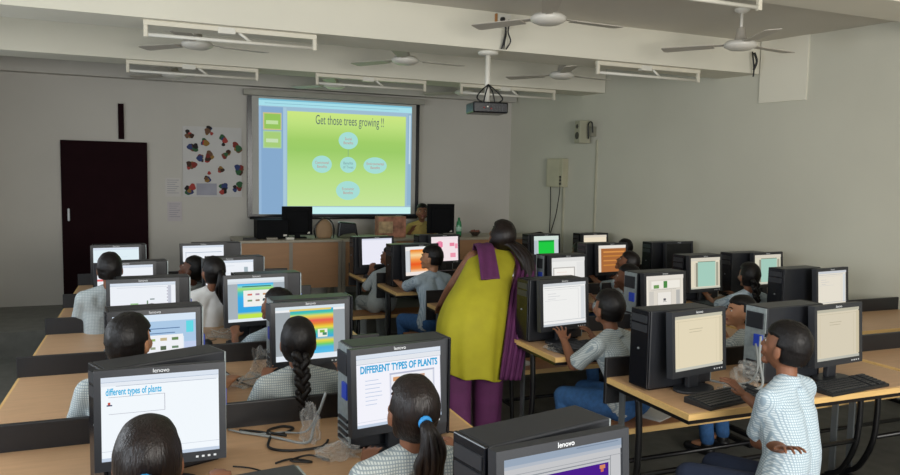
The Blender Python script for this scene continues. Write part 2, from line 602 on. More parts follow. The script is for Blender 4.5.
K = 1.0
pq(0.13, 0.045, 2.08, 1.445, EM('9DBCD0', K), -0.005)
pq(0.13, 1.36, 2.08, 1.445, EM('A6DDE8', K))
pq(0.13, 1.425, 2.08, 1.445, EM('7FBFD4', K), -0.007)
pq(0.20, 1.39, 1.9, 1.395, EM('7AA8BC', K), -0.007)
pq(0.13, 0.05, 0.42, 1.35, EM('86A9CC', K))
pq(0.13, 0.05, 0.16, 1.35, EM('94B6D6', K), -0.007)
pq(0.42, 0.05, 0.46, 1.35, EM('A7C6D8', K))
pq(0.46, 0.05, 2.08, 0.135, EM('C6F0EE', K))
pq(2.03, 0.16, 2.08, 1.35, EM('8FB3CC', K), -0.0065)
pq(2.045, 0.7, 2.065, 1.33, EM('C4DCE6', K), -0.007)
b.build('projected_window', t)
slide = gradient_glow('slide_green', [(0, 'C6E49A'), (0.33, 'B6DC84'), (0.60, '9CCB68'), (0.70, 'A0CD68'), (0.88, 'BEE07E'), (1, 'CBE682')], 'Z', 0.15, 1.31, K)
b = MB(); pq(0.47, 0.145, 2.0, 1.31, slide, -0.007); b.build('slide', t)
b = MB()
for zc, lab in ((1.17, 0), (0.95, 1)):
    pq(0.18, zc - 0.1, 0.40, zc + 0.11, EM('C9C08A' if lab == 0 else 'A9CFA0', K), -0.007)
    pq(0.195, zc - 0.085, 0.39, zc + 0.095, EM('93C25C' if lab == 0 else 'A6CC78', K), -0.008)
    pq(0.215, zc - 0.03, 0.36, zc + 0.015, EM('BFDDA0' if lab == 0 else 'C5DDB4', K), -0.009)
b.build('slide_thumbnail', t)
text('slide_title', 'Get those trees growing !!', 0.165, EM('5E6E6E', K), t, (1.26, -0.009, 1.215), sx=0.50)
REDT = EM('C08A84', K)
bub = [(1.235, 0.975, 0.125, 0.108, 'Social\nBenefits'), (0.90, 0.67, 0.125, 0.108, 'Communal\nBenefits'), (1.235, 0.67, 0.105, 0.10, 'Benefits\nof Trees'), (1.59, 0.67, 0.155, 0.105, 'Environmental\nBenefits'), (1.235, 0.345, 0.155, 0.12, 'Economic\nBenefits')]
b = MB()
pq(1.232, 0.77, 1.238, 0.87, EM('7AA080', K), -0.008)
b.build('connector_line', t)
for (x, z, rx, rz_, tx) in bub:
    b = MB()
    n = 28
    b.add([(x + rx * math.cos(2 * PI * i / n), -0.009, z + rz_ * math.sin(2 * PI * i / n)) for i in range(n)], [tuple(range(n))], EM('A5DCD4', K))
    o = b.build('bubble', t)
    text('bubble_text', tx, 0.05, REDT if 'of Trees' not in tx else EM('7A9AA0', K), o, (x, -0.011, z - 0.005), sx=0.8)

# ------------------------------------------------------------------ things on the walls
t = thing('wall_poster', 'white poster with rows of small colourful cut-out figures, left of the screen', 'poster', (0.325, 9.18, 1.47))
b = MB(); b.box((0, 0, 0), (0.67, 0.018, 0.83), M('poster_paper', 'C6C4C2', 0.8, var=0.03)); b.build('sheet', t)
pc = ['1C1416', '7A2A22', '8C6A2C', '2C3A6A', '3E2418', 'A03A34', '2E5A38', '6A4A34']
spots = [(0.08, 0.75), (0.30, 0.77), (0.25, 0.66), (0.46, 0.67), (0.11, 0.57), (0.22, 0.46), (0.49, 0.50), (0.10, 0.35), (0.45, 0.36), (0.27, 0.24), (0.08, 0.10), (0.45, 0.10), (0.61, 0.11), (0.63, 0.33), (0.62, 0.60), (0.30, 0.48)]
for i, (px, pz) in enumerate(spots):
    b = MB()
    for j in range(5):
        c = pc[(i * 3 + j * 5) % 8]
        rx = random.uniform(0.018, 0.038)
        cx_, cz_ = px + random.uniform(-0.035, 0.035), pz + random.uniform(-0.045, 0.045)
        n = 12
        b.add([(cx_ + rx * (1 + 0.25 * math.sin(3 * a + i)) * math.cos(a), -0.001 - 0.0004 * j, cz_ + rx * 1.1 * math.sin(a)) for a in [2 * PI * k / n for k in range(n)]], [tuple(range(n))], M('poster_ink_' + c, c, 0.8))
    b.build('cutout', t)
b = MB(); b.box((0.15, -0.002, 0.02), (0.38, 0.0, 0.16), M('poster_text_block', '9A9AA6', 0.8)); b.build('text_block', t)
for (x, z, ww, hh, lab, c) in ((0.13, 1.47, 0.17, 0.22, 'faint white notice sheet on the wall, directly left of the poster', 'C6C2BE'), (0.15, 1.18, 0.16, 0.23, 'faint pinkish notice sheet on the wall, below the other notice', 'BDB6B8')):
    t = thing('notice_sheet', lab, 'notice', (x, 9.192, z))
    b = MB(); b.box((0, 0, 0), (ww, 0.007, hh), M('notice_' + c, c, 0.85, var=0.04)); b.build('sheet', t)
    b = MB()
    for k in range(7):
        b.box((0.02, -0.001, hh - 0.03 - k * 0.025), (ww - 0.02 - 0.02 * (k % 3), 0.0, hh - 0.024 - k * 0.025), M('faint_ink', '92909A', 0.8))
    b.build('printed_lines', t)

WANG = math.atan2(1.0, -0.2077) # wall runs along this heading


def on_wall(y, z, name, label, cat):
    """empty at the right wall's face; local -Y points into the room, local X runs toward the camera"""
    rz = math.atan2(-1, 0.2077)
    t = thing(name, label, cat, (wx(y), y, z), rz)
    return t


t = on_wall(8.17, 1.66, 'junction_box', 'beige metal electrical box on the wall with black cables below', 'electrical box')
b = MB(); b.box((-0.17, -0.10, 0), (0.13, 0, 0.36), M('beige_box', 'B4B096', 0.5)); bx = b.build('box', t, bevel=0.005)
b = MB(); b.box((-0.155, -0.104, 0.015), (0.07, -0.099, 0.345), M('beige_box_door', 'BBB79E', 0.5)); b.build('box_door', bx)
b = MB()
for k in range(3):
    b.cap((0.1, -0.108, 0.13 - k * 0.045), (0.1, -0.10, 0.13 - k * 0.045), 0.012, 0.012, CABLEB)
b.build('plug', t, smooth=True)
b = MB()
b.tube([(0.1, -0.108, 0.12), (0.08, -0.09, -0.05), (-0.02, -0.05, -0.35), (-0.12, -0.03, -0.56), (-0.14, -0.03, -0.62)], 0.006, CABLEB, 6, 5)
b.tube([(-0.15, -0.04, 0.0), (-0.152, -0.03, -0.25), (-0.155, -0.03, -0.60)], 0.006, CABLEB, 6, 4)
b.build('cable', t, smooth=True)
b = MB(); b.box((wx(8.10) - 0.02, 8.09, 0.24), (wx(8.10) + 0.01, 8.12, 1.66), M('conduit', 'B3B09C', 0.7)); tag(b.build('cable_conduit'), 'beige conduit running down the wall below the electrical box', 'conduit')
t = on_wall(7.60, 2.20, 'wall_speaker', 'pale box speaker mounted high on the right wall', 'speaker')
b = MB(); b.box((-0.15, -0.20, 0.0), (-0.03, -0.05, 0.27), M('speaker_case', 'A8A690', 0.6), Matrix.Rotation(R(-12), 4, 'Z')); sp = b.build('case', t, bevel=0.006)
b = MB()
mt = Matrix.Rotation(R(-12), 4, 'Z')
for (xx, zz, rr) in ((-0.09, 0.09, 0.045), (-0.09, 0.2, 0.028)):
    b.ball((xx, -0.2, zz), (rr, 0.006, rr), M('speaker_cone', '4B4A40', 0.8), 18, 8, mat=mt)
b.build('cone', sp, smooth=True)
b = MB(); b.box((-0.06, -0.08, 0.08), (0.02, 0, 0.2), M('speaker_bracket', '8C8A7C', 0.5)); b.build('bracket', t)
b = MB(); b.tube([(0.0, -0.11, 0.05), (-0.0, -0.12, 0.22), (0.06, -0.12, 0.24), (0.07, -0.11, 0.12)], 0.008, CABLEB, 6, 5); b.build('cable', t, smooth=True)
b = MB(); b.box((wx(7.56) - 0.015, 7.545, 0.24), (wx(7.56) + 0.01, 7.57, 2.24), M('conduit', 'B3B09C', 0.7)); tag(b.build('cable_conduit'), 'thin conduit running down the right wall from the speaker', 'conduit')

# ------------------------------------------------------------------ front counter
COUNTW = M('counter_panel_wood', 'A67C56', 0.5, var=0.06, scale=4, stretch=(1, 1, 6))
COUNTG = M('counter_frame_grey', '8D8578', 0.5, var=0.05)
COUNTT = M('counter_top_grey', 'A19886', 0.4, var=0.05)
for (xa, xb, lab) in ((0.82, 2.00, 'wood-fronted teacher counter, left section with black computer parts on it'), (2.00, 3.25, 'wood-fronted teacher counter section under the patterned box'), (3.25, 4.75, 'wood-fronted teacher counter, right section behind the standing teacher')):
    t = thing('teacher_counter', lab, 'counter', (xa, 8.2, 0.24), 0, 'front counter sections')
    L = xb - xa - 0.004
    b = MB(); b.box((0, -0.02, 0.755), (L, 0.62, 0.785), COUNTT); b.build('countertop', t, bevel=0.004)
    b = MB()
    n = 2
    for k in range(n):
        b.box((0.03 + k * L / n, 0.0, 0.235), (L / n - 0.01 + k * L / n, 0.02, 0.755), COUNTW)
    b.build('front_panel', t)
    for k in range(n + 1):
        b = MB()
        xx = min(L - 0.04, max(0, k * L / n - 0.01))
        b.box((xx, -0.008, 0.0), (xx + 0.04, 0.03, 0.755), COUNTG)
        b.build('frame_post', t)
        b = MB(); b.box((xx, 0.55, 0.0), (xx + 0.04, 0.59, 0.755), COUNTG)
        b.build('frame_post', t)
CZ = 1.025


# ------------------------------------------------------------------ computers
def lenovo(parent, x, y, z, s=0.017):
    text('logo', 'lenovo', s, LOGO, parent, (x, y, z), bold=0.0004)


def R4(b, u0, v0, u1, v1, m, lay):
    # screen rectangle, u from left, v from top, size .345 x .275, bottom z .075
    b.add([(-0.1725 + u0 * 0.345, -0.0006 * lay - 0.001, 0.030 + 0.26 * (1 - v1)), (-0.1725 + u1 * 0.345, -0.0006 * lay - 0.001, 0.030 + 0.26 * (1 - v1)),
           (-0.1725 + u1 * 0.345, -0.0006 * lay - 0.001, 0.030 + 0.26 * (1 - v0)), (-0.1725 + u0 * 0.345, -0.0006 * lay - 0.001, 0.030 + 0.26 * (1 - v0))], [(0, 1, 2, 3)], m)


BZH = 0.312  # bezel height


def monitor(loc, rz, label, base='F2F6FC', rects=(), k=0.95, title=None, on=True, logo=True, tilt=4, group='flat computer monitors on the desks', tsz=0.028, tgrad=None):
    t = thing('computer_monitor', label, 'computer monitor', loc, R(rz), group)
    # stand
    b = MB()
    b.prism([(0.10 * math.cos(a) * 1.15, 0.03 + 0.08 * math.sin(a)) for a in [2 * PI * i / 24 for i in range(24)]], 2, 0, 0.014, BEZ)
    b.build('stand_base', t, bevel=0.004)
    b = MB(); b.box((-0.035, 0.03, 0.012), (0.035, 0.06, 0.20), BEZ); b.build('stand_neck', t, bevel=0.006)
    # head: pivot at z .075
    mt = Matrix.Translation((0, 0, 0.085)) @ Matrix.Rotation(R(-tilt), 4, 'X')
    b = MB()
    W2 = 0.193
    b.prism([(-W2, 0), (W2, 0), (W2, BZH), (-W2, BZH)], 1, 0.0055, 0.03, BEZ, mt)
    for (p, q) in (((-W2, 0), (W2, 0.030)), ((-W2, 0.29), (W2, BZH)), ((-W2, 0.030), (-0.1725, 0.29)), ((0.1725, 0.030), (W2, 0.29))):
        b.box((p[0], -0.006, p[1]), (q[0], 0.0055, q[1]), BEZ, mt)
    o = b.build('bezel', t)
    b = MB(); b.prism([(-0.14, 0.05), (0.14, 0.05), (0.13, 0.28), (-0.13, 0.28)], 1, 0.03, 0.055, BEZ, mt); b.build('rear_housing', t, bevel=0.01)
    # screen
    b = MB()
    b.add([(-0.1725, 0.002, 0.030), (0.1725, 0.002, 0.030), (0.1725, 0.002, 0.29), (-0.1725, 0.002, 0.29)], [(0, 1, 2, 3)], EM(base, k) if on else CASEF)
    if on:
        for i, (u0, v0, u1, v1, c) in enumerate(rects):
            R4(b, u0, v0, u1, v1, EM(c, k) if isinstance(c, str) else c, 1 + i * 0.05)
    s = b.build('screen', t)
    s.matrix_local = mt
    if title:
        for (tx, u, v, sz, c, sx) in title:
            text('screen_title', tx, sz, EM(c, k), s, (-0.1725 + u * 0.345, -0.0035, 0.29 - v * 0.26), sx=sx, bold=sz * (0.03 if sz > 0.032 else 0.02))
    if logo:
        l = text('logo', 'lenovo', 0.018, LOGO, o, (0, 0, 0), bold=0.0)
        l.matrix_local = mt @ Matrix.Translation((0, -0.0068, 0.301)) @ Matrix.Rotation(PI / 2, 4, 'X')
    b = MB()
    for q in range(4):
        b.box((0.10 + q * 0.018, -0.0075, 0.012), (0.108 + q * 0.018, -0.005, 0.018), LOGO, mt)
    b.build('button', o)
    return t


def tower(loc, rz, label, face='front', group='black computer towers on the desks'):
    """case lying along x; the given face looks to -x"""
    t = thing('computer_tower', label, 'computer tower', loc, R(rz), group)
    L, D, H = 0.21, 0.066, 0.39
    b = MB(); b.box((-L + 0.012, -D, 0.01), (L - 0.012, D, H), CASE); b.build('case', t, bevel=0.006)
    s = -1 if face == 'front' else 1
    b = MB()
    xa, xb = sorted((s * (L - 0.012), s * L))
    b.box((xa, -D, 0.01), (xb, D, H), CASEF)
    f = b.build('front_panel', t, bevel=0.004)
    b = MB()
    for z in (0.33, 0.285):
        xa, xb = sorted((s * L, s * (L + 0.003)))
        b.box((xa, -0.055, z), (xb, 0.055, z + 0.035), BEZ)
    b.build('drive_bay', f)
    b = MB(); b.cap((s * L, 0, 0.2), (s * (L + 0.002), 0, 0.2), 0.006, 0.006, GREYST); b.build('power_button', f, smooth=True)
    xa, xb = sorted((-s * (L - 0.012), -s * (L - 0.006)))
    b = MB(); b.box((xa, -D + 0.004, 0.015), (xb, D - 0.004, H - 0.005), SILVER); p = b.build('rear_panel', t)
    xa, xb = sorted((-s * (L - 0.006), -s * (L + 0.002)))
    b = MB(); b.box((xa, -0.05, 0.19), (xb, 0.0, 0.25), BLUEP); b.build('port', p)
    if face == 'rear':
        for q in range(4):
            b = MB()
            b.box((xa, -0.055, 0.03 + q * 0.025), (xb, 0.04, 0.04 + q * 0.025), CASE)
            b.build('expansion_slot', p)
        b = MB()
        b.box((xa, -0.05, 0.28), (xb, 0.05, 0.36), CASE)
        b.build('power_supply', p)
    b = MB()
    b.box((-0.18, -0.05, 0), (0.18, 0.05, 0.012), CASEF)
    b.build('base', t)
    return t


def keyboard(loc, rz, label):
    t = thing('keyboard', label, 'keyboard', loc, R(rz), 'black keyboards')
    b = MB()
    b.prism([(-0.075, 0), (0.075, 0), (0.075, 0.028), (0.06, 0.03), (-0.075, 0.014)], 0, -0.225, 0.225, KEY)
    b.build('body', t, bevel=0.003)
    b = MB()
    for r in range(6):
        y = -0.062 + r * 0.021
        z = 0.0155 + (y + 0.075) / 0.135 * 0.016
        n = 22
        for k in range(n):
            if r == 0 and 4 < k < 11:
                continue
            x = -0.215 + k * 0.0195
            if k in (15, 18):
                continue
            b.box((x, y, z - 0.003), (x + 0.016, y + 0.017, z + 0.005), KEYC)
        if r == 0:
            b.box((-0.215 + 5 * 0.0195, y, z - 0.003), (-0.215 + 10.8 * 0.0195, y + 0.017, z + 0.005), KEYC)
    b.build('keys', t)


def mouse(loc, rz, label):
    t = thing('computer_mouse', label, 'computer mouse', loc, R(rz), 'computer mice')

    def fn(d, q):
        if q.z < 0:
            q.z *= 0.1
        return q
    b = MB(); b.ball((0, 0, 0.004), (0.031, 0.055, 0.034), KEY, 16, 12, fn); b.build('body', t, smooth=True)
    b = MB(); b.ball((0, 0.03, 0.033), (0.004, 0.01, 0.006), CABLEG, 8, 6); b.build('scroll_wheel', t, smooth=True)
    b = MB(); b.tube([(0, 0.05, 0.008), (0.02, 0.09, 0.006), (0.06, 0.12, 0.006)], 0.0022, CABLEB, 6, 4); b.build('cable', t, smooth=True)


# ------------------------------------------------------------------ desks and benches
DZ = 0.75


def desk(x0, x1, y0, y1, label, group='computer desks', gray_leg=True):
    t = thing('computer_desk', label, 'desk', (x0, y0, 0), 0, group)
    L, D = x1 - x0, y1 - y0
    b = MB(); b.box((0.012, 0.012, DZ - 0.027), (L - 0.012, D, DZ), WOOD); tp = b.build('tabletop', t)
    b = MB()
    b.box((0, 0, DZ - 0.028), (L, 0.012, DZ - 0.001), EDGE)
    b.box((0, 0.012, DZ - 0.028), (0.012, D, DZ - 0.001), EDGE)
    b.box((L - 0.012, 0.012, DZ - 0.028), (L, D, DZ - 0.001), EDGE)
    b.build('edge_band', tp)
    b = MB()
    b.box((0.0, 0.0, DZ - 0.045), (L, 0.03, DZ - 0.029), STEEL)
    b.box((0, 0.03, DZ - 0.045), (0.03, D, DZ - 0.029), STEEL)
    b.box((L - 0.03, 0.03, DZ - 0.045), (L, D, DZ - 0.029), STEEL)
    b.build('underframe', t)
    b = MB(); b.box((-0.005, D, DZ - 0.14), (L + 0.005, D + 0.022, DZ + 0.10), BLACK); b.build('back_panel', t, bevel=0.004)
    for xx in (0.05, L - 0.05):
        b = MB()
        b.tube([(xx, D - 0.20, DZ - 0.05), (xx, D - 0.215, 0.5), (xx, D - 0.20, 0.28), (xx, D - 0.12, 0.1), (xx, D - 0.02, 0.03)], 0.017, STEEL, 10, 6)
        lg = b.build('leg', t, smooth=True)
        b = MB(); b.box((xx + 0.022, D - 0.05, 0.02), (xx + 0.034, D - 0.012, DZ - 0.05), GREYST); b.build('upright_strip', lg)
        b = MB(); b.box((xx - 0.02, 0.08, 0.0), (xx + 0.02, D, 0.03), STEEL); b.build('foot_bar', lg, bevel=0.005)
    b = MB(); b.tube([(0.05, D - 0.20, 0.30), (L - 0.05, D - 0.20, 0.30)], 0.014, STEEL, 8); b.build('crossbar', t, smooth=True)
    return t


def bench(x0, x1, yc, label, group='low wooden benches behind the desks', wd=0.3):
    t = thing('bench', label, 'bench', (x0, yc, 0), 0, group)
    L = x1 - x0
    b = MB(); b.box((0, -wd / 2, 0.415), (L, wd / 2, 0.45), BENCHW); s = b.build('seat_plank', t)
    b = MB(); b.box((0, -wd / 2 - 0.008, 0.418), (L, -wd / 2 - 0.001, 0.448), EDGE); b.build('edge_band', s)
    for xx in (0.12, L - 0.12):
        b = MB()
        b.tube([(xx, -wd / 2 + 0.04, 0.41), (xx + 0.0, -wd / 2 + 0.02, 0.2), (xx, -wd / 2, 0.015)], 0.015, STEEL, 8, 4)
        b.tube([(xx, wd / 2 - 0.04, 0.41), (xx + 0.0, wd / 2 - 0.02, 0.2), (xx, wd / 2, 0.015)], 0.015, STEEL, 8, 4)
        b.tube([(xx, -wd / 2 + 0.02, 0.2), (xx, wd / 2 - 0.02, 0.2)], 0.012, STEEL, 8)
        b.build('leg', t, smooth=True)
    b = MB(); b.tube([(0.12, 0, 0.2), (L - 0.12, 0, 0.2)], 0.013, STEEL, 8); b.build('crossbar', t, smooth=True)


# left block
LX0, LX1 = -0.62, 1.19
LROW = [('nearest', 1.20, 1.93), ('second', 2.19, 2.93), ('third', 3.23, 3.99), ('fourth', 4.26, 5.00), ('fifth', 5.25, 5.95), ('sixth', 6.40, 7.10)]
for n, y0, y1 in LROW:
    desk(LX0, LX1, y0, y1, 'wood-topped computer desk of the left block, %s row from the camera' % n)
# right block: x0 drifts a little from row to row
RROW = [('nearest', 2.14, 2.47, 3.09), ('second', 2.095, 3.53, 4.09), ('third', 2.02, 4.85, 5.42), ('fourth', 1.94, 5.98, 6.55), ('fifth', 1.88, 6.88, 7.38)]
for n, x0, y0, y1 in RROW:
    desk(x0, x0 + 1.62, y0, y1, 'wood-topped computer desk beside the aisle in the right block, %s row' % n)
    xe = wx(y1) - 0.06
    desk(x0 + 1.66, xe, y0, y1, 'computer desk against the right wall, %s row' % n)
for n, x0, yc in (('second', 2.06, 3.28), ('third', 2.14, 4.50), ('fourth', 1.93, 5.60), ('fifth', 1.65, 6.70)):
    bench(x0, wx(yc) - 0.5, yc, 'low wooden bench of the right block, at the %s row of desks' % n)
bench(2.02, 4.6, 2.02, 'low wooden bench of the right block, nearest to the camera')
for n, yc in (('second', 2.07), ('third', 3.12), ('fourth', 4.14), ('fifth', 5.135), ('sixth', 6.18)):
    bench(LX0 + 0.05, LX1 - 0.03, yc, 'low wooden bench of the left block, at the %s row' % n, wd=0.19)


W = 'F4F7FC'
TB = 'C9D6E6'


def doc(extra=(), tb='C4D2E4', side=None):
    r = [(0, 0, 1, 0.06, 'DDE6F2'), (0, 0.06, 1, 0.065, '9DB0C8'), (0, 0.96, 1, 1, tb)]
    if side:
        r += [(0.93, 0.07, 1, 0.96, side)]
    return r + list(extra)


def lines(u0, v0, u1, n, dv, c, seed=1, h=0.008):
    rnd = random.Random(seed)
    return [(u0, v0 + i * dv, u0 + (u1 - u0) * rnd.uniform(0.55, 1), v0 + i * dv + h, c) for i in range(n)]


RAIN = gradient_glow('rainbow_page', [(0, '5FC8F0'), (0.12, '52B8EE'), (0.2, '74D86A'), (0.28, 'F2E24C'), (0.36, '3FB0E8'), (0.50, '5CD08E'), (0.58, 'F4E048'), (0.66, 'F08A3C'), (0.74, 'F0625A'), (0.84, 'EFE05A'), (0.9, '4FD0B0'), (1.0, '2FA2E0')], 'Z', 0.056, 0.275, 0.9)
ORG = gradient_glow('orange_page', [(0, 'F6D2A8'), (0.15, 'F0873C'), (0.35, 'EE5A22'), (0.55, 'F79A4A'), (0.75, 'FBD9A0'), (0.9, 'F4A04C'), (1, 'F07A30')], 'Z', 0.06, 0.265, 0.95)
YG = gradient_glow('blue_green_card', [(0, 'BFE85A'), (0.12, 'C8E84C'), (0.2, '38A8E8'), (0.6, '3CB0EC'), (0.75, '4FC8C0'), (0.85, 'A8E070'), (0.95, '5CC8F0'), (1, '2E9CE8')], 'Z', 0.045, 0.26, 0.95)

# (x, y, rz, tower dx, dy, tower rz, face, descriptor, kwargs)
mons = []


def pc_set(x, y, rz, desc, twr=None, kb=True, mo=None, **kw):
    monitor((x, y, DZ), rz, 'monitor %s' % desc, **kw)
    if twr:
        dx, dy, tr, face, tl = twr
        tower((x + dx, y + dy, DZ), tr, tl, face)
    if kb:
        a = R(rz)
        keyboard((x + math.sin(a) * 0.155 + (0.02 if kb is True else kb), y - math.cos(a) * 0.155, DZ), rz, 'black keyboard of monitor %s' % desc)


GREYPAGE = 'DCE2EA'
# left block -------------------------------------------------------
pc_set(0.895, 1.43, 6, 'at the bottom edge with a purple page',
       (-0.005, 0.155, 12, 'front', 'dark computer tower right behind the monitor with the purple page'), base='D8D9DC', k=0.8,
       rects=[(0, 0, 1, 0.07, 'A8B8CC'), (0, 0.07, 1, 0.1, 'C4CCD8'), (0.0, 0.15, 1, 0.155, 'A8ACB2'), (0.02, 0.18, 0.9, 0.19, '9A9EA6'), (0.03, 0.21, 0.88, 1, '54239A'), (0.895, 0.15, 0.9, 1, '8A8E96'), (0.8, 0.225, 0.85, 0.26, 'E8956A'), (0.81, 0.26, 0.835, 0.29, 'E07A60'), (0.6, 0.02, 0.97, 0.028, '8898B0')])
tower((0.085, 1.44, DZ), 7, 'dark computer tower whose top edge shows at the very bottom, left of centre', 'front')
A2r = doc([(0.0, 0.066, 1, 0.13, 'E6EAF0'), (0.0, 0.13, 1, 0.135, 'A8B4C4'), (0.38, 0.30, 0.92, 0.72, 'D2D5E4'), (0.40, 0.325, 0.90, 0.70, 'F3F4FA'), (0.38, 0.30, 0.92, 0.32, 'B9BDD2'),
           (0.42, 0.36, 0.50, 0.42, 'D9A070'), (0.55, 0.35, 0.66, 0.42, '8A5A3C'), (0.72, 0.36, 0.80, 0.42, 'C8A088'), (0.42, 0.5, 0.5, 0.58, '8FA0C8'), (0.42, 0.62, 0.6, 0.66, 'C0C4D0')] + lines(0.10, 0.36, 0.33, 7, 0.055, 'B4C4E0', 3) + [(0.0, 0.92, 1, 0.925, 'C8D0DC')])
pc_set(0.825, 2.47, 9, 'showing the cyan title DIFFERENT TYPES OF PLANTS',
       (0.02, 0.145, 6, 'rear', 'dark computer tower with blue port showing left of the plant-types monitor'), rects=A2r, base='F6F6FE', k=0.97,
       title=[('DIFFERENT TYPES OF PLANTS', 0.5, 0.215, 0.036, '2AA8DC', 0.66)])
A1r = doc([(0.0, 0.066, 1, 0.11, 'E8EEF6'), (0.12, 0.11, 0.98, 0.115, '9DA8BC'), (0.06, 0.24, 0.53, 0.245, 'A8AAB8'), (0.06, 0.44, 0.53, 0.445, 'A8AAB8'), (0.525, 0.24, 0.53, 0.44, 'A8AAB8'), (0.055, 0.30, 0.075, 0.33, 'C05040'), (0.045, 0.33, 0.09, 0.345, '3A4A6A'), (0.0, 0.88, 1, 0.885, 'C4CCD8')])
pc_set(0.015, 2.41, 0, 'at lower left, white page with a short cyan heading',
       (0.00, 0.19, 22, 'front', 'dark computer tower set askew behind the lower left monitor'), rects=A1r, base='F4FAFF', k=0.98,
       title=[('different types of plants', 0.27, 0.18, 0.030, '2CB4E4', 0.56)])
M4r = [(0, 0, 1, 0.06, 'DCE8F0'), (0.0, 0.06, 1, 0.10, 'F2F4F6'), (0, 0.1, 1, 0.9, 'A3ABB0'), (0.21, 0.06, 0.83, 0.90, RAIN), (0.20, 0.055, 0.80, 0.09, 'E8D070'), (0.60, 0.45, 0.74, 0.60, 'F2F2E6'), (0.63, 0.47, 0.70, 0.52, '7CB83C'), (0.67, 0.52, 0.73, 0.57, '4A8A70'), (0, 0.9, 1, 1, 'E6EEF6')]
pc_set(0.70, 3.475, 5, 'with a rainbow-coloured page, by the braided girl',
       (0.03, 0.20, 4, 'rear', 'dark computer tower behind the rainbow-page monitor'), rects=M4r, base='E8EEF4')
L4r = [(0, 0, 1, 0.12, 'DCEBFA'), (0, 0.12, 1, 0.5, 'AFCDEA'), (0, 0.5, 1, 1, 'C5D2F0'), (0.15, 0.40, 0.85, 0.62, 'E4EEF8'), (0.40, 0.36, 0.84, 0.72, 'F4F6FA'), (0.88, 0.14, 0.97, 0.34, '66DCE8'), (0.88, 0.78, 0.97, 1, '66DCE8'),
       (0.10, 0.24, 0.80, 0.255, '5A7AA8'), (0.05, 0.32, 0.74, 0.335, '5A7AA8'), (0.44, 0.42, 0.50, 0.46, '9AB46A'), (0.56, 0.41, 0.64, 0.46, 'C8B890'), (0.70, 0.41, 0.78, 0.46, '6A8A5A'), (0.44, 0.56, 0.50, 0.60, '9AA48A'), (0.56, 0.55, 0.63, 0.62, '5A6A52'), (0.70, 0.56, 0.78, 0.60, '708A70')]
pc_set(0.0, 3.44, 5, 'with a pale blue page, facing the left-edge boy',
       (0.0, 0.16, 5, 'front', 'dark computer tower behind the pale blue page monitor'), rects=L4r, base='DCEBF8')
M3r = [(0, 0, 1, 0.07, 'E4ECF2'), (0, 0.12, 1, 0.93, 'A9B4BC'), (0, 0.07, 1, 0.12, 'D8E0E6'), (0.17, 0.12, 0.80, 0.93, YG), (0.27, 0.28, 0.74, 0.66, 'F4F4F0'), (0.34, 0.36, 0.42, 0.40, 'D87060'), (0.48, 0.36, 0.55, 0.40, 'B08AA0'), (0.61, 0.36, 0.68, 0.40, 'C09060'), (0.34, 0.50, 0.42, 0.54, '7A9A70'), (0.48, 0.50, 0.55, 0.54, '9A8070'), (0.61, 0.50, 0.68, 0.54, '6A8A90'), (0.25, 0.18, 0.76, 0.2, '3A6A50')]
pc_set(0.575, 4.50, 7, 'with a bright blue page, fourth row',
       (0.08, 0.16, 4, 'front', 'grey-lit computer tower showing right of the bright blue page monitor'), rects=M3r, base='E6EEF6')
L3r = doc([(0.10, 0.10, 0.86, 0.105, 'B4B8C8'), (0.88, 0.08, 0.93, 0.95, 'C8CCD8'), (0.30, 0.45, 0.42, 0.54, '9CC890'), (0.55, 0.40, 0.57, 0.50, '6A8A6A'), (0.60, 0.36, 0.67, 0.385, '7A8A8A'), (0.6, 0.5, 0.68, 0.52, '8A9A9A')] + [(0.865, 0.12 + 0.07 * i, 0.875, 0.15 + 0.07 * i, '9A8AA8') for i in range(11)])
pc_set(-0.06, 4.47, 3, 'with a sparse page of small green marks, at the left edge',
       (0.05, 0.16, 4, 'front', 'grey-lit computer tower right of the monitor with small green marks'), rects=L3r)
pc_set(0.51, 5.47, 9, 'half hidden behind the white-shirted girl, fifth row', (0.05, 0.16, 5, 'front', 'dark computer tower right of the monitor behind the white-shirted girl'), rects=doc(lines(0.1, 0.15, 0.7, 3, 0.2, 'C4D0DC', 5) + [(0.8, 0.2, 0.88, 0.8, 'A8B8C0')]), kb=False)
pc_set(-0.18, 5.33, 6, 'with two red lines on white, at the left edge', (0.06, 0.16, 5, 'front', 'dark computer tower right of the monitor with two red lines'), rects=doc([(0.0, 0.34, 0.75, 0.39, 'E46A6A'), (0.0, 0.78, 0.75, 0.83, 'E48A8A'), (0.78, 0.3, 1, 1, 'C0C4C8')]), kb=False)
pc_set(0.40, 6.66, 8, 'with a blank white page in the left block, farthest row', (0.12, 0.16, 4, 'front', 'dark computer tower right of the blank monitor, beside the wooden counter'), rects=doc([(0.06, 0.22, 0.95, 0.235, '8AA0B8'), (0.07, 0.24, 0.08, 0.9, 'A8B8C8')]), kb=False)
pc_set(-0.29, 6.60, 6, 'at far left beside the maroon door', (0.02, 0.16, 4, 'front', 'dark computer tower below the maroon door'), rects=doc(lines(0.2, 0.3, 0.8, 4, 0.12, 'C8D8E4', 6)), base='E4F4FA', kb=False)

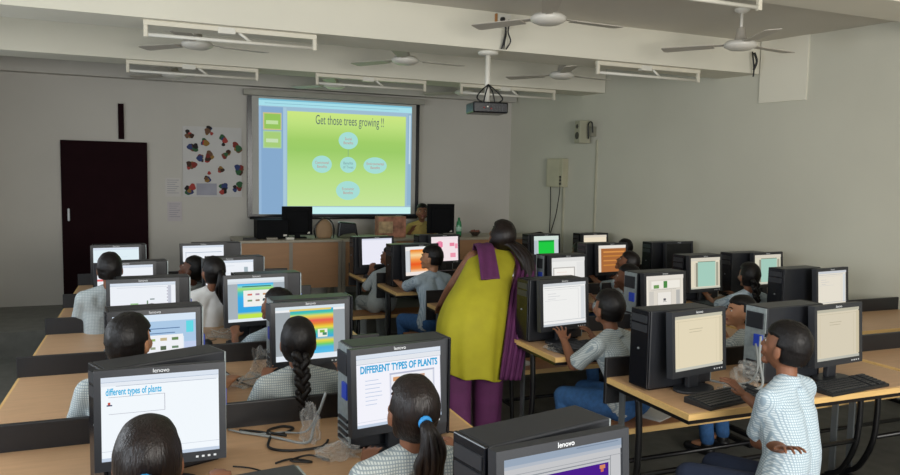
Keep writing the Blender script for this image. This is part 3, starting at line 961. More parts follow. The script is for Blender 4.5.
# right block -------------------------------------------------------
E1r = [(0, 0, 1, 0.06, 'C8C4B0'), (0.04, 0.10, 0.93, 0.105, 'C6BA98'), (0.93, 0.08, 1, 0.93, 'DCD0B2'), (0.0, 0.95, 1, 1, 'C8C8BC'), (0.08, 0.12, 0.085, 0.92, 'D2C6A4'), (0.86, 0.13, 0.865, 0.92, 'D2C6A4')] + lines(0.30, 0.26, 0.72, 2, 0.05, 'B8AE90', 4)
pc_set(2.425, 2.74, 10, 'with a cream page, on the nearest right-hand desk',
       (-0.045, 0.15, 3, 'front', 'black computer tower at the corner of the nearest right-hand desk'), rects=E1r, base='E9DDBF', k=0.93, logo=True)
monitor((3.25, 2.66, DZ), 6, 'flat monitor on the nearest right desk, past the boy at the right edge', rects=E1r, base='E6DCC4', k=0.85)
tower((3.01, 2.80, DZ), 4, 'computer tower with a silver rear panel, behind the boy at the right edge', 'rear')
keyboard((3.19, 2.55, DZ), 6, 'black keyboard right of the boy at the right edge')
E2r = [(0, 0, 1, 0.07, 'D4D8DC'), (0.03, 0.10, 0.97, 0.11, 'B4B8BC'), (0.05, 0.15, 0.82, 0.155, 'C4C6C6'), (0.82, 0.15, 0.825, 0.86, 'C4C6C6'), (0.05, 0.40, 0.55, 0.405, 'C8CACC'), (0.88, 0.1, 0.97, 0.9, 'DCE0E2'), (0, 0.88, 1, 0.89, 'B8BCC0'), (0.0, 0.95, 1, 1, 'C2C8CE')] + lines(0.12, 0.24, 0.40, 3, 0.06, 'C0C2C6', 8)
pc_set(2.34, 3.84, 10, 'with a blank white page, before the second-row boy',
       (-0.02, 0.15, 3, 'front', 'black computer tower left of the blank-page monitor in the second row'), rects=E2r, base='F4F4F2')
E2b = [(0, 0, 1, 0.10, 'E8E2D8'), (0.06, 0.10, 0.95, 0.95, 'E0DACE'), (0.14, 0.14, 0.90, 0.34, 'F2EEE4'), (0.20, 0.24, 0.34, 0.33, '6E9A5A'), (0.46, 0.15, 0.56, 0.33, '4E8A48'), (0.14, 0.36, 0.8, 0.365, '8A8A84'), (0.30, 0.44, 0.66, 0.90, 'EEEAE2'), (0.30, 0.44, 0.305, 0.9, 'A8A49C'), (0.66, 0.36, 0.665, 0.9, 'A8A49C'), (0.455, 0.60, 0.52, 0.66, '5A5A60'), (0.44, 0.68, 0.54, 0.69, '707070'), (0.80, 0.4, 0.90, 0.9, 'B8B8B4'), (0.08, 0.4, 0.2, 0.9, 'D0CCC4')]
pc_set(3.20, 3.97, 7, 'with small green trees on its page, second row',
       (0.01, 0.15, 3, 'rear', 'computer tower with silver rear panel left of the green-trees monitor'), rects=E2b, base='F2EBDD')
tower((4.42, 4.03, DZ), 5, 'black computer tower at the right edge, above the silver-backed one', 'front')
monitor((4.62, 3.86, DZ), 8, 'flat monitor right of the black tower near the right wall, second row', rects=E2r, base='EFE8D8', k=0.9)
R3r = [(0, 0, 1, 0.12, 'E2E2E0'), (0.05, 0.30, 0.70, 1, 'B8B4B0'), (0.08, 0.33, 0.67, 1, 'F8F6F0'), (0.55, 0.68, 0.60, 0.78, 'C03038'), (0.60, 0.72, 0.65, 0.80, '8A2028'), (0.75, 0.15, 0.98, 1, 'E8E8E6')] + lines(0.16, 0.45, 0.55, 4, 0.1, 'E8B8A8', 9)
pc_set(3.13, 5.10, 8, 'with a small red mark on a white panel, third row',
       (0.0, 0.15, 4, 'rear', 'computer tower left of the monitor with the small red mark'), rects=R3r, base='EFEFEC', kb=False)
pc_set(2.60, 5.14, 8, 'mostly hidden behind the standing teacher', (0.10, 0.15, 4, 'front', 'black computer tower right of the standing teacher, third row'), rects=doc(), kb=False)
Gr = [(0, 0, 1, 0.10, 'DCD6C6'), (0.17, 0.16, 0.24, 0.93, '9A9888'), (0.86, 0.16, 0.94, 0.93, 'A8A694'), (0.24, 0.14, 0.84, 0.93, 'A9D2C2'), (0.24, 0.12, 0.84, 0.14, '707868'), (0, 0.95, 1, 1, 'C8C8B8'), (0.12, 0.2, 0.15, 0.9, 'D8D2C0')]
pc_set(4.30, 4.83, 6, 'with a pale green page, left of the third-row girl',
       (0.03, 0.16, 4, 'front', 'black computer tower behind the pale green page monitor'), rects=Gr, base='E8DFC8', k=0.92)
pc_set(5.06, 4.90, 6, 'with a pale green page, farthest to the right in the third row',
       (-0.16, 0.15, 4, 'front', 'black computer tower behind the girl with the braid in the third row'), rects=Gr, base='DFDAC4', k=0.9, kb=False)
N2r = [(0, 0, 1, 0.10, 'F0F0F0'), (0.0, 0.14, 0.14, 1, 'D8DCE0'), (0.14, 0.12, 0.16, 0.95, 'A8A4A4'), (0.16, 0.10, 1, 0.88, ORG), (0.0, 0.88, 1, 1, 'F4EAE4')]
pc_set(2.26, 6.22, 14, 'with an orange page, in front of the pale blue shirted boy',
       (-0.07, 0.15, 6, 'front', 'black computer tower left of the orange-page monitor'), rects=N2r, base='F2ECE6')
BRr = [(0, 0, 1, 0.10, 'E8E4DC'), (0.10, 0.12, 1, 1, 'A86A3C'), (0.18, 0.22, 0.95, 0.28, 'D8924C'), (0.18, 0.38, 0.95, 0.43, 'C8843E'), (0.18, 0.55, 0.95, 0.60, 'D08C48'), (0.18, 0.72, 0.95, 0.77, 'C8843E')]
pc_set(4.16, 5.98, 6, 'with a brown and orange striped page, fourth row',
       (-0.07, 0.15, 4, 'front', 'black computer tower left of the brown striped-page monitor'), rects=BRr, base='E8D8C4', kb=False)
tower((4.86, 6.12, DZ), 4, 'black computer tower left of the switched-off monitor', 'front')
monitor((4.98, 5.99, DZ), 6, 'switched-off black monitor near the right wall, fourth row', on=False)
N1r = [(0, 0, 1, 0.06, 'D8DCEC')]
pc_set(2.10, 7.10, 12, 'with a blank lavender-white page, farthest row by the aisle', (-0.03, 0.14, 4, 'front', 'black computer tower left of the blank lavender-white monitor'), rects=N1r, base='EFEFFB')
PK = [(0, 0, 1, 0.12, 'F0E4E8'), (0.20, 0.22, 0.42, 0.42, 'E8709A'), (0.26, 0.18, 0.38, 0.46, 'EC88A8'), (0.68, 0.26, 0.86, 0.40, 'EC8AA4'), (0.12, 0.62, 0.36, 0.84, 'EA86A2'), (0.70, 0.68, 0.9, 0.86, 'F09AB0'), (0.88, 0.3, 0.98, 0.5, 'F0A0B4')]
pc_set(2.88, 7.20, 12, 'with pink blotches on white, farthest row', (-0.08, 0.14, 4, 'front', 'black computer tower behind the pink-blotched monitor'), rects=PK, base='F6E6EA', kb=False)
GRr = [(0, 0, 1, 0.16, 'D4E4DC'), (0.18, 0.18, 0.82, 0.92, '22CC44'), (0.18, 0.18, 0.82, 0.26, '1A9A3C'), (0.0, 0.2, 0.15, 1, 'B8C4CC')]
pc_set(4.06, 7.10, 8, 'with a bright green page, farthest row', (0.0, 0.14, 4, 'front', 'black computer tower left of the bright green page monitor'), rects=GRr, base='C8D4D8', kb=False)
pc_set(4.72, 7.13, 8, 'with a cream page, in the farthest corner by the right wall', (0.02, 0.14, 4, 'front', 'black computer tower left of the monitor in the farthest right corner'), rects=[(0, 0, 1, 0.1, 'DCD4C4')], base='EFE2C8', k=0.95, kb=False)


# ------------------------------------------------------------------ cables, wraps and papers
def cable(pts, r, m, label, n=6):
    b = MB(); b.tube(pts, r, m, n, 7)
    tag(b.build('cable', smooth=True), label, 'cable', 'loose computer cables on the desks')


cable([(0.30, 2.86, 0.757), (0.42, 2.75, 0.757), (0.52, 2.66, 0.757), (0.56, 2.72, 0.80), (0.60, 2.70, 0.93)], 0.0055, CABLEG, 'thick grey cable running up to the blue port')
cable([(0.26, 2.90, 0.757), (0.34, 2.82, 0.757), (0.45, 2.80, 0.757), (0.53, 2.72, 0.78), (0.57, 2.70, 0.86)], 0.004, CABLEG, 'thin grey cable looping beside the thick one')
cable([(0.30, 2.88, 0.757), (0.40, 2.80, 0.757), (0.38, 2.66, 0.757), (0.45, 2.60, 0.757), (0.56, 2.60, 0.757), (0.6, 2.66, 0.757)], 0.005, CABLEB, 'black cable in a wide curve on the wood by the clear wrap')
cable([(0.44, 2.78, 0.757), (0.50, 2.83, 0.757), (0.46, 2.87, 0.757), (0.40, 2.83, 0.757), (0.46, 2.76, 0.757)], 0.005, CABLEB, 'small black loop of cable near the back panel')
cable([(0.24, 2.52, 0.757), (0.30, 2.48, 0.757), (0.36, 2.40, 0.757), (0.42, 2.36, 0.757)], 0.003, CABLEB, 'thin black cable from the lower left monitor')
cable([(0.38, 2.50, 0.757), (0.44, 2.52, 0.757), (0.50, 2.47, 0.757), (0.43, 2.49, 0.763), (0.50, 2.52, 0.763), (0.56, 2.47, 0.757)], 0.004, CABLEB, 'tangled bunch of black cable in the middle of the wood desk')
cable([(1.0, 2.55, 0.757), (1.06, 2.60, 0.757), (1.12, 2.52, 0.757), (1.13, 2.44, 0.757), (1.10, 2.38, 0.757)], 0.003, CABLEB, 'thin black cable curling at the desk corner right of the ponytail girl')
cable([(2.78, 2.72, 1.0), (2.72, 2.66, 0.9), (2.68, 2.60, 0.79), (2.60, 2.66, 0.757), (2.58, 2.74, 0.757)], 0.007, CABLEG, 'thick grey cable hanging left of the silver rear panel')
cable([(2.77, 2.74, 0.96), (2.73, 2.68, 0.86), (2.70, 2.70, 0.78), (2.64, 2.80, 0.757), (2.6, 2.86, 0.757)], 0.006, CABLEG, 'second grey cable hanging behind the first one')
cable([(0.32, 3.74, 0.757), (0.40, 3.60, 0.757), (0.50, 3.56, 0.80), (0.55, 3.62, 0.9)], 0.005, CABLEG, 'grey cable left of the rainbow-page monitor')
cable([(0.32, 3.80, 0.757), (0.38, 3.55, 0.757), (0.46, 3.45, 0.757), (0.62, 3.40, 0.757)], 0.004, CABLEB, 'black cable in front of the rainbow-page monitor')
cable([(0.33, 4.85, 0.757), (0.40, 4.72, 0.757), (0.47, 4.75, 0.80), (0.40, 4.80, 0.80), (0.47, 4.68, 0.76)], 0.003, WHITEP, 'white twisted cable left of the bright blue monitor')
cable([(2.98, 3.92, 0.9), (2.95, 3.85, 0.80), (2.88, 3.80, 0.757), (2.80, 3.82, 0.757)], 0.006, CABLEG, 'grey cable behind the boy in the second row')


def wrap(c, r, seed, label, name='plastic_wrap'):
    def fn(d, q):
        n = noise.noise(V((d.x * 2.3 + seed, d.y * 2.3, d.z * 2.3))) * 0.75 + abs(noise.noise(V((d.x * 6, d.y * 6 + seed, d.z * 6)))) * 0.5
        q = q * (1 + n)
        q.z = max(q.z, -r[2] * 0.55)
        return q
    b = MB(); b.ball((0, 0, r[2] * 0.56), r, WRAP, 40, 26, fn)
    o = b.build(name, loc=c)
    tag(o, label, 'plastic wrap', 'crumpled clear plastic wraps')


wrap((0.60, 2.50, 0.752), (0.06, 0.045, 0.03), 1, 'crumpled clear wrap on the wood desk, left foot of plant-types monitor')
wrap((0.535, 2.68, 0.752), (0.03, 0.03, 0.075), 5, 'upright clear wrap hanging by the blue port')
wrap((0.43, 3.50, 0.752), (0.07, 0.06, 0.03), 9, 'flat clear wrap left of the braided girl')
wrap((0.50, 3.66, 0.752), (0.05, 0.04, 0.08), 13, 'clear wrap bunched left of the rainbow-page monitor')
wrap((0.40, 4.62, 0.752), (0.08, 0.06, 0.025), 17, 'clear wrap lying beside the mouse in the fourth row')
wrap((2.56, 2.66, 0.752), (0.06, 0.035, 0.022), 21, 'clear wrap at the foot of the cream-page monitor')
wrap((2.70, 2.72, 0.752), (0.05, 0.05, 0.07), 25, 'clear wrap bundle by the silver rear panel')
wrap((2.18, 3.70, 0.752), (0.035, 0.06, 0.015), 29, 'narrow clear wrap by the left hand of the second-row boy')
wrap((2.96, 3.84, 0.752), (0.04, 0.04, 0.06), 33, 'clear wrap behind the head of the second-row boy')
wrap((1.02, 1.98, 0.86), (0.035, 0.02, 0.06), 37, 'clear wrap strip beside the ponytail girl shoulder')
mouse((0.28, 4.42, DZ), R(10), 'black computer mouse on the fourth row desk, left of the bright blue monitor')
mouse((2.74, 2.55, DZ), R(0), 'black computer mouse right of the cream-page keyboard')


def paper(x, y, z, rz, w_, h_, label, n=1):
    t = MB()
    for i in range(n):
        t.box((-w_ / 2 + i * 0.01, -h_ / 2, i * 0.002), (w_ / 2 + i * 0.01, h_ / 2, i * 0.002 + 0.0015), PAPER)
    o = t.build('paper_sheet', loc=(x, y, z))
    o.rotation_euler = (0, 0, R(rz))
    tag(o, label, 'paper', 'papers lying on the benches')


paper(2.62, 3.30, 0.451, 25, 0.28, 0.2, 'white papers on the bench beside the second-row boy', 3)
paper(2.30, 4.52, 0.451, 15, 0.30, 0.2, 'white papers on the bench just right of the teacher', 3)
paper(4.62, 4.66 + 0.42, 0.751, 10, 0.15, 0.1, 'small white slip on the third-row desk near the right wall')

# ------------------------------------------------------------------ things on the counter
MATTE = M('matte_black_plastic', '0C0D10', 0.75, spec=0.15)


def back_monitor(x, y, w_, h_, label):
    t = thing('computer_monitor', label, 'computer monitor', (x, y, CZ), 0, 'black monitors seen from behind on the counter')
    b = MB(); b.box((-w_ / 2, 0, 0.035), (w_ / 2, 0.03, h_), MATTE); b.build('bezel', t, bevel=0.006)
    b = MB(); b.box((-w_ / 2 + 0.03, 0.031, 0.06), (w_ / 2 - 0.03, 0.033, h_ - 0.03), EM('B8C8D8', 0.5)); b.build('screen', t)
    b = MB(); b.box((-w_ / 2 + 0.05, -0.02, 0.06), (w_ / 2 - 0.05, 0.0, h_ - 0.05), MATTE); b.build('rear_housing', t, bevel=0.01)
    b = MB(); b.box((-0.03, -0.015, 0.01), (0.03, 0.015, 0.12), MATTE); b.box((-0.10, -0.06, 0), (0.10, 0.08, 0.012), MATTE); b.build('stand', t)
    b = MB(); b.box((w_ / 2 - 0.06, -0.001, 0.05), (w_ / 2 - 0.03, 0.0, 0.07), WHITEP); b.build('sticker', t)
    return t


back_monitor(1.535, 8.45, 0.35, 0.365, 'black monitor seen from behind, left part of the counter')
back_monitor(3.315, 8.45, 0.36, 0.40, 'black monitor seen from behind, hiding the seated woman')
t = thing('computer_tower', 'low black computer tower lying flat on the counter, left end', 'computer tower', (1.25, 8.5, CZ))
b = MB(); b.box((-0.18, -0.14, 0), (0.17, 0.16, 0.215), MATTE); b.build('case', t, bevel=0.008)
b = MB(); b.box((0.11, -0.143, 0.03), (0.15, -0.14, 0.05), WHITEP); b.build('sticker', t)
for (x, c, lab, w_) in ((0.98, CABLEB, 'black flat cable box on the counter left end', 0.14), (1.22, COUNTG, 'small grey adapter at the counter front edge', 0.12), (1.42, WHITEP, 'small pale adapter at the counter front edge', 0.09)):
    b = MB(); b.box((x - w_ / 2, 8.24, CZ), (x + w_ / 2, 8.31, CZ + 0.025), c); tag(b.build('adapter', bevel=0.005), lab, 'adapter')
# beige bag
t = thing('handbag', 'beige rounded handbag with dark piping on the counter', 'bag', (1.84, 8.42, CZ))


def bagf(d, q):
    if q.z < -0.08:
        q.z = -0.08
    return q


b = MB(); b.ball((0, 0, 0.08), (0.10, 0.06, 0.14), M('bag_beige', '9A7E60', 0.8, var=0.1, bump=0.4), 24, 14, bagf); b.build('body', t, smooth=True)
b = MB(); b.tube([(-0.10, -0.02, 0.0), (-0.12, -0.03, 0.1), (-0.08, -0.03, 0.18), (0.0, -0.03, 0.235), (0.08, -0.03, 0.19), (0.11, -0.03, 0.1), (0.105, -0.02, 0)], 0.008, CASEF, 6, 5); b.build('strap', t, smooth=True)
t = thing('laptop_bag', 'black slanted bag with olive flap on the counter', 'bag', (2.12, 8.45, CZ))
b = MB(); b.prism([(-0.12, 0), (0.13, 0), (0.10, 0.17), (-0.10, 0.19)], 1, -0.05, 0.05, CASEF); b.build('body', t, bevel=0.015)
b = MB(); b.prism([(-0.14, 0.0), (0.12, 0.0), (0.08, 0.06), (-0.06, 0.04)], 1, -0.075, -0.052, M('bag_olive', '5A5E48', 0.7)); b.build('flap', t, bevel=0.01)
t = thing('carton', 'small carton with reddish brown print standing on the counter', 'box', (2.66, 8.42, CZ), R(3))
b = MB(); b.box((-0.18, -0.05, 0), (0.17, 0.09, 0.25), M('carton_red_print', '9A6A54', 0.7, var=0.55, scale=11)); cb = b.build('box', t, bevel=0.003)
b = MB(); b.box((-0.18, -0.053, 0.05), (-0.0, -0.051, 0.19), M('carton_cream_print', 'A8906C', 0.7, var=0.4, scale=16)); b.build('printed_panel', cb)
b = MB(); b.lathe([(0.02, 0), (0.034, 0.004), (0.035, 0.12), (0.03, 0.17), (0.014, 0.2), (0.013, 0.21)], (0, 0, 0), M('bottle_green', '3C8A5A', 0.2), 18)
t = thing('water_bottle', 'green plastic bottle with white label on the counter', 'bottle', (3.545, 8.42, CZ))
b.build('body', t, smooth=True)
b = MB(); b.lathe([(0.0155, 0.205), (0.0155, 0.23), (0.001, 0.232)], (0, 0, 0), M('bottle_cap', '2A7A4A', 0.4), 14); b.build('cap', t, smooth=True)
b = MB(); b.lathe([(0.036, 0.06), (0.0365, 0.06), (0.0365, 0.12), (0.036, 0.12)], (0, 0, 0), M('bottle_label', 'A8D0B8', 0.6), 18); b.build('bottle_label', t, smooth=True)
t = thing('bowl', 'small dark metal bowl of sweets on the counter', 'bowl', (3.76, 8.4, CZ))
b = MB(); b.lathe([(0.03, 0), (0.035, 0.004), (0.075, 0.05), (0.08, 0.055), (0.072, 0.05), (0.03, 0.012)], (0, 0, 0), M('bowl_metal', '5A5048', 0.3, metal=0.6), 20); b.build('body', t, smooth=True)
b = MB()
for i in range(9):
    b.ball((0.045 * math.cos(i * 0.7), 0.045 * math.sin(i * 0.7), 0.052 + 0.006 * (i % 3)), 0.016, M('sweets', '7A4A3A', 0.5, var=0.4, scale=30), 8, 6)
b.build('sweets', t, smooth=True)
b = MB(); b.tube([(4.45, 8.42, CZ + 0.006), (4.6, 8.40, CZ + 0.02), (4.72, 8.44, CZ + 0.03), (4.75, 8.4, CZ + 0.006)], 0.012, CABLEB, 6, 5); tag(b.build('cable', smooth=True), 'black cable lying on the right end of the counter', 'cable')
b = MB(); b.box((3.28, 8.24, CZ), (3.5, 8.34, CZ + 0.02), CASEF); tag(b.build('phone'), 'flat black phone in front of the counter monitor', 'phone')
b = MB(); b.box((2.25, 8.25, CZ), (2.42, 8.38, CZ + 0.03), M('notebook_brown', '6A5A40', 0.7)); tag(b.build('notebook', bevel=0.003), 'brown closed notebook on the counter left of the carton', 'notebook')
# ------------------------------------------------------------------ people
PI2 = 2 * PI


def rotm(yaw, pitch=0, roll=0):
    return Matrix.Rotation(R(yaw), 4, 'Z') @ Matrix.Rotation(R(-pitch), 4, 'X') @ Matrix.Rotation(R(roll), 4, 'Y')


def head_shape(b, mt, s, m, n=40):
    """face looks to +y; centre at origin; s scales a head 0.22 m tall"""
    a, d, c = 0.070 * s, 0.088 * s, 0.104 * s

    def fn(u, q):
        z = u.z
        if z < 0:
            q.x *= 1 - 0.30 * (-z) ** 1.6
            if u.y < 0:
                q.y *= 1 - 0.30 * (-z)
            else:
                q.y *= 1 - 0.05 * (-z)
        if u.y > 0.7 and -0.05 < z < 0.25:
            q.y -= 0.004 * s * (abs(u.x) * 3 if abs(u.x) < 0.33 else 1)
        return q
    b.ball((0, 0, 0), (a, d, c), m, n, 26, fn, mt)
    b.cap((0, 0.080 * s, 0.012 * s), (0, 0.097 * s, -0.022 * s), 0.008 * s, 0.0125 * s, m, 10, mt)
    for sx in (-1, 1):
        b.cap((sx * 0.006 * s, 0.088 * s, -0.027 * s), (sx * 0.012 * s, 0.086 * s, -0.027 * s), 0.008 * s, 0.007 * s, m, 8, mt)
        b.ball((sx * 0.036 * s, 0.056 * s, -0.022 * s), (0.024 * s, 0.024 * s, 0.024 * s), m, 12, 8, None, mt)
        b.ball((sx * 0.073 * s, -0.006 * s, -0.012 * s), (0.009 * s, 0.018 * s, 0.030 * s), m, 12, 8, None, mt @ Matrix.Rotation(0, 4, 'Z'))
    b.ball((0, 0.068 * s, -0.083 * s), (0.024 * s, 0.020 * s, 0.018 * s), m, 12, 8, None, mt)
    b.cap((-0.014 * s, 0.078 * s, -0.053 * s), (0.014 * s, 0.078 * s, -0.053 * s), 0.012 * s, 0.012 * s, m, 8, mt)


def face_bits(body, mt, s, skin, brow=True):
    for sx in (-1, 1):
        b = MB()
        b.ball((sx * 0.028 * s, 0.0700 * s, 0.008 * s), (0.0115 * s, 0.0075 * s, 0.0060 * s), EYEW, 14, 10, None, mt)
        e = b.build('eye', body, smooth=True)
        b = MB()
        b.ball((sx * 0.028 * s, 0.0755 * s, 0.0075 * s), (0.0052 * s, 0.0035 * s, 0.0054 * s), EYED, 12, 8, None, mt)
        b.build('iris', body, smooth=True)
        b = MB()
        b.tube([(sx * 0.014 * s, 0.083 * s, 0.024 * s), (sx * 0.03 * s, 0.082 * s, 0.030 * s), (sx * 0.045 * s, 0.072 * s, 0.024 * s)], 0.0032 * s, HAIR, 6, 3, mt)
        b.build('eyebrow', body, smooth=True)
    b = MB()
    b.cap((-0.019 * s, 0.084 * s, -0.0505 * s), (0.019 * s, 0.084 * s, -0.0505 * s), 0.0048 * s, 0.0048 * s, LIP, 8, mt)
    b.cap((-0.013 * s, 0.086 * s, -0.057 * s), (0.013 * s, 0.086 * s, -0.057 * s), 0.0055 * s, 0.0055 * s, LIP, 8, mt)
    b.build('mouth', body, smooth=True)


def hair_cap(mt, s, m, style, seed):
    b = MB()
    short = style == 'short'

    def fn(u, q):
        k = 1 + 0.035 * noise.noise(V((u.x * 3 + seed, u.y * 3, u.z * 3)))
        if short:
            k += 0.03 * noise.noise(V((u.x * 9 + seed, u.y * 9, u.z * 9)))
        line = 0.42 + (0.10 * abs(u.x) if not short else -0.04 + 0.05 * math.sin(u.x * 9 + seed))
        # face opening
        if u.y > 0.12 and u.z < line:
            k *= 0.80
        elif abs(u.x) > 0.55 and u.y > -0.12 and u.z < 0.02:
            k *= 0.84      # ears stay free
        low = -0.55 if short else -0.66
        if u.z < low:
            k *= 0.80
        pw = 2.5
        k /= (abs(u.x) ** pw + abs(u.y) ** pw + abs(u.z) ** pw) ** (1 / pw) if u.z > 0 else 1
        q = q * (1 + (k - 1) * (0.6 if k > 1 else 1))
        if u.z < 0 and not short:
            q.y *= 1 - 0.12 * (-u.z)
        return q
    b.ball((0, -0.007 * s, 0.008 * s), (0.0785 * s, 0.0975 * s, 0.113 * s), m, 64, 48, fn, mt)
    return b


def arm_ik(S, T, l1, l2, pole):
    S, T = V(S), V(T)
    d = T - S
    L = d.length
    if L > (l1 + l2) * 0.985:
        k = L / ((l1 + l2) * 0.985)
        l1 *= k
        l2 *= k
    x = (l1 * l1 - l2 * l2 + L * L) / (2 * L)
    h = math.sqrt(max(l1 * l1 - x * x, 0))
    d.normalize()
    p = V(pole) - d * V(pole).dot(d)
    p = p.normalized() if p.length > 1e-4 else V((0, 0, -1))
    return S + d * x + p * h


def hand(b, wrist, direction, up, s, m, side, spread=0.16, curl=0.45):
    """palm with four fingers and a thumb; side = +1 when the thumb lies toward +(dir x up)"""
    w_ = V(wrist)
    d = V(direction).normalized()
    u = V(up)
    u = (u - d * u.dot(d)).normalized()
    c = d.cross(u) * side
    # palm
    for i, o in enumerate((-0.024, -0.008, 0.008, 0.024)):
        b.cap(w_ + c * o * 0.6 * s, w_ + d * 0.072 * s + c * o * s, 0.0125 * s, 0.0105 * s, m, 10)
    lens = (0.036, 0.044, 0.048, 0.042)
    for i, o in enumerate((-0.027, -0.009, 0.009, 0.027)):
        base = w_ + d * 0.070 * s + c * o * s
        dd = (d + c * (o / 0.027) * spread).normalized()
        p1 = base + dd * lens[i] * s
        d2 = (dd * math.cos(curl) - u * math.sin(curl)).normalized()
        p2 = p1 + d2 * lens[i] * 0.62 * s
        d3 = (dd * math.cos(curl * 1.8) - u * math.sin(curl * 1.8)).normalized()
        p3 = p2 + d3 * lens[i] * 0.42 * s
        b.cap(base, p1, 0.0092 * s, 0.0082 * s, m, 8)
        b.cap(p1, p2, 0.0082 * s, 0.0076 * s, m, 8)
        b.cap(p2, p3, 0.0076 * s, 0.0068 * s, m, 8)
    t0 = w_ + d * 0.018 * s + c * 0.020 * s
    t1 = t0 + (d * 0.6 + c * 0.8).normalized() * 0.036 * s - u * 0.004 * s
    t2 = t1 + (d * 0.85 + c * 0.45).normalized() * 0.030 * s
    b.cap(t0, t1, 0.0125 * s, 0.0100 * s, m, 8)
    b.cap(t1, t2, 0.0100 * s, 0.0078 * s, m, 8)


def braid_or_tail(b, root, s, style, m):
    root = V(root)
    if style == 'ponytail':
        for k in range(11):
            a = k * 2.4
            o = V((math.cos(a) * 0.021, math.sin(a) * 0.013, 0)) * s * (0.5 + 0.5 * (k % 3) / 2)
            wob = 0.006 * math.sin(k * 1.7) * s
            pts = [root + V((0, 0.012, 0.002)) * s, root + V((0, -0.030, -0.012)) * s + o * 0.5, root + V((0.006, -0.042, -0.070)) * s + o * 1.5 + V((wob, 0, 0)),
                   root + V((0.004, -0.035, -0.125)) * s + o * 1.9 - V((wob, 0, 0)), root + V((0.008, -0.022, -0.175)) * s + o * 1.5 + V((wob, 0, 0)), root + V((0.012, -0.012, -0.205 - 0.012 * (k % 3))) * s + o * 0.5]
            n = 6
            b.tube(pts, [0.010 * s] * 1 + [0.015 * s * (1 - 0.45 * max(0, (i - 14) / 11)) for i in range(25)], m, 10, 5)
    elif style == 'braid':
        n = 9
        for k in range(n):
            t = k / n
            r = 0.024 * (1 - 0.45 * t) * s
            z = -0.02 - 0.030 * k
            sx = 1 if k % 2 else -1
            y = -0.02 - 0.02 * math.sin(t * 3)
            p = root + V((sx * 0.009 + 0.012 * t, y, z)) * s
            b.cap(p + V((sx * 0.012, 0, 0.014)) * s, p + V((-sx * 0.012, -0.002, -0.016)) * s, r * 0.85, r * 0.72, m, 12)
            q = root + V((-sx * 0.010 + 0.012 * t, y + 0.006, z - 0.008)) * s
            b.cap(q + V((-sx * 0.010, 0, 0.012)) * s, q + V((sx * 0.006, 0, -0.014)) * s, r * 0.8, r * 0.66, m, 12)
        p = root + V((0.012, -0.02, -0.02 - 0.03 * n)) * s
        b.cap(p, p + V((0.004, 0.004, -0.05)) * s, 0.012 * s, 0.005 * s, m, 10)


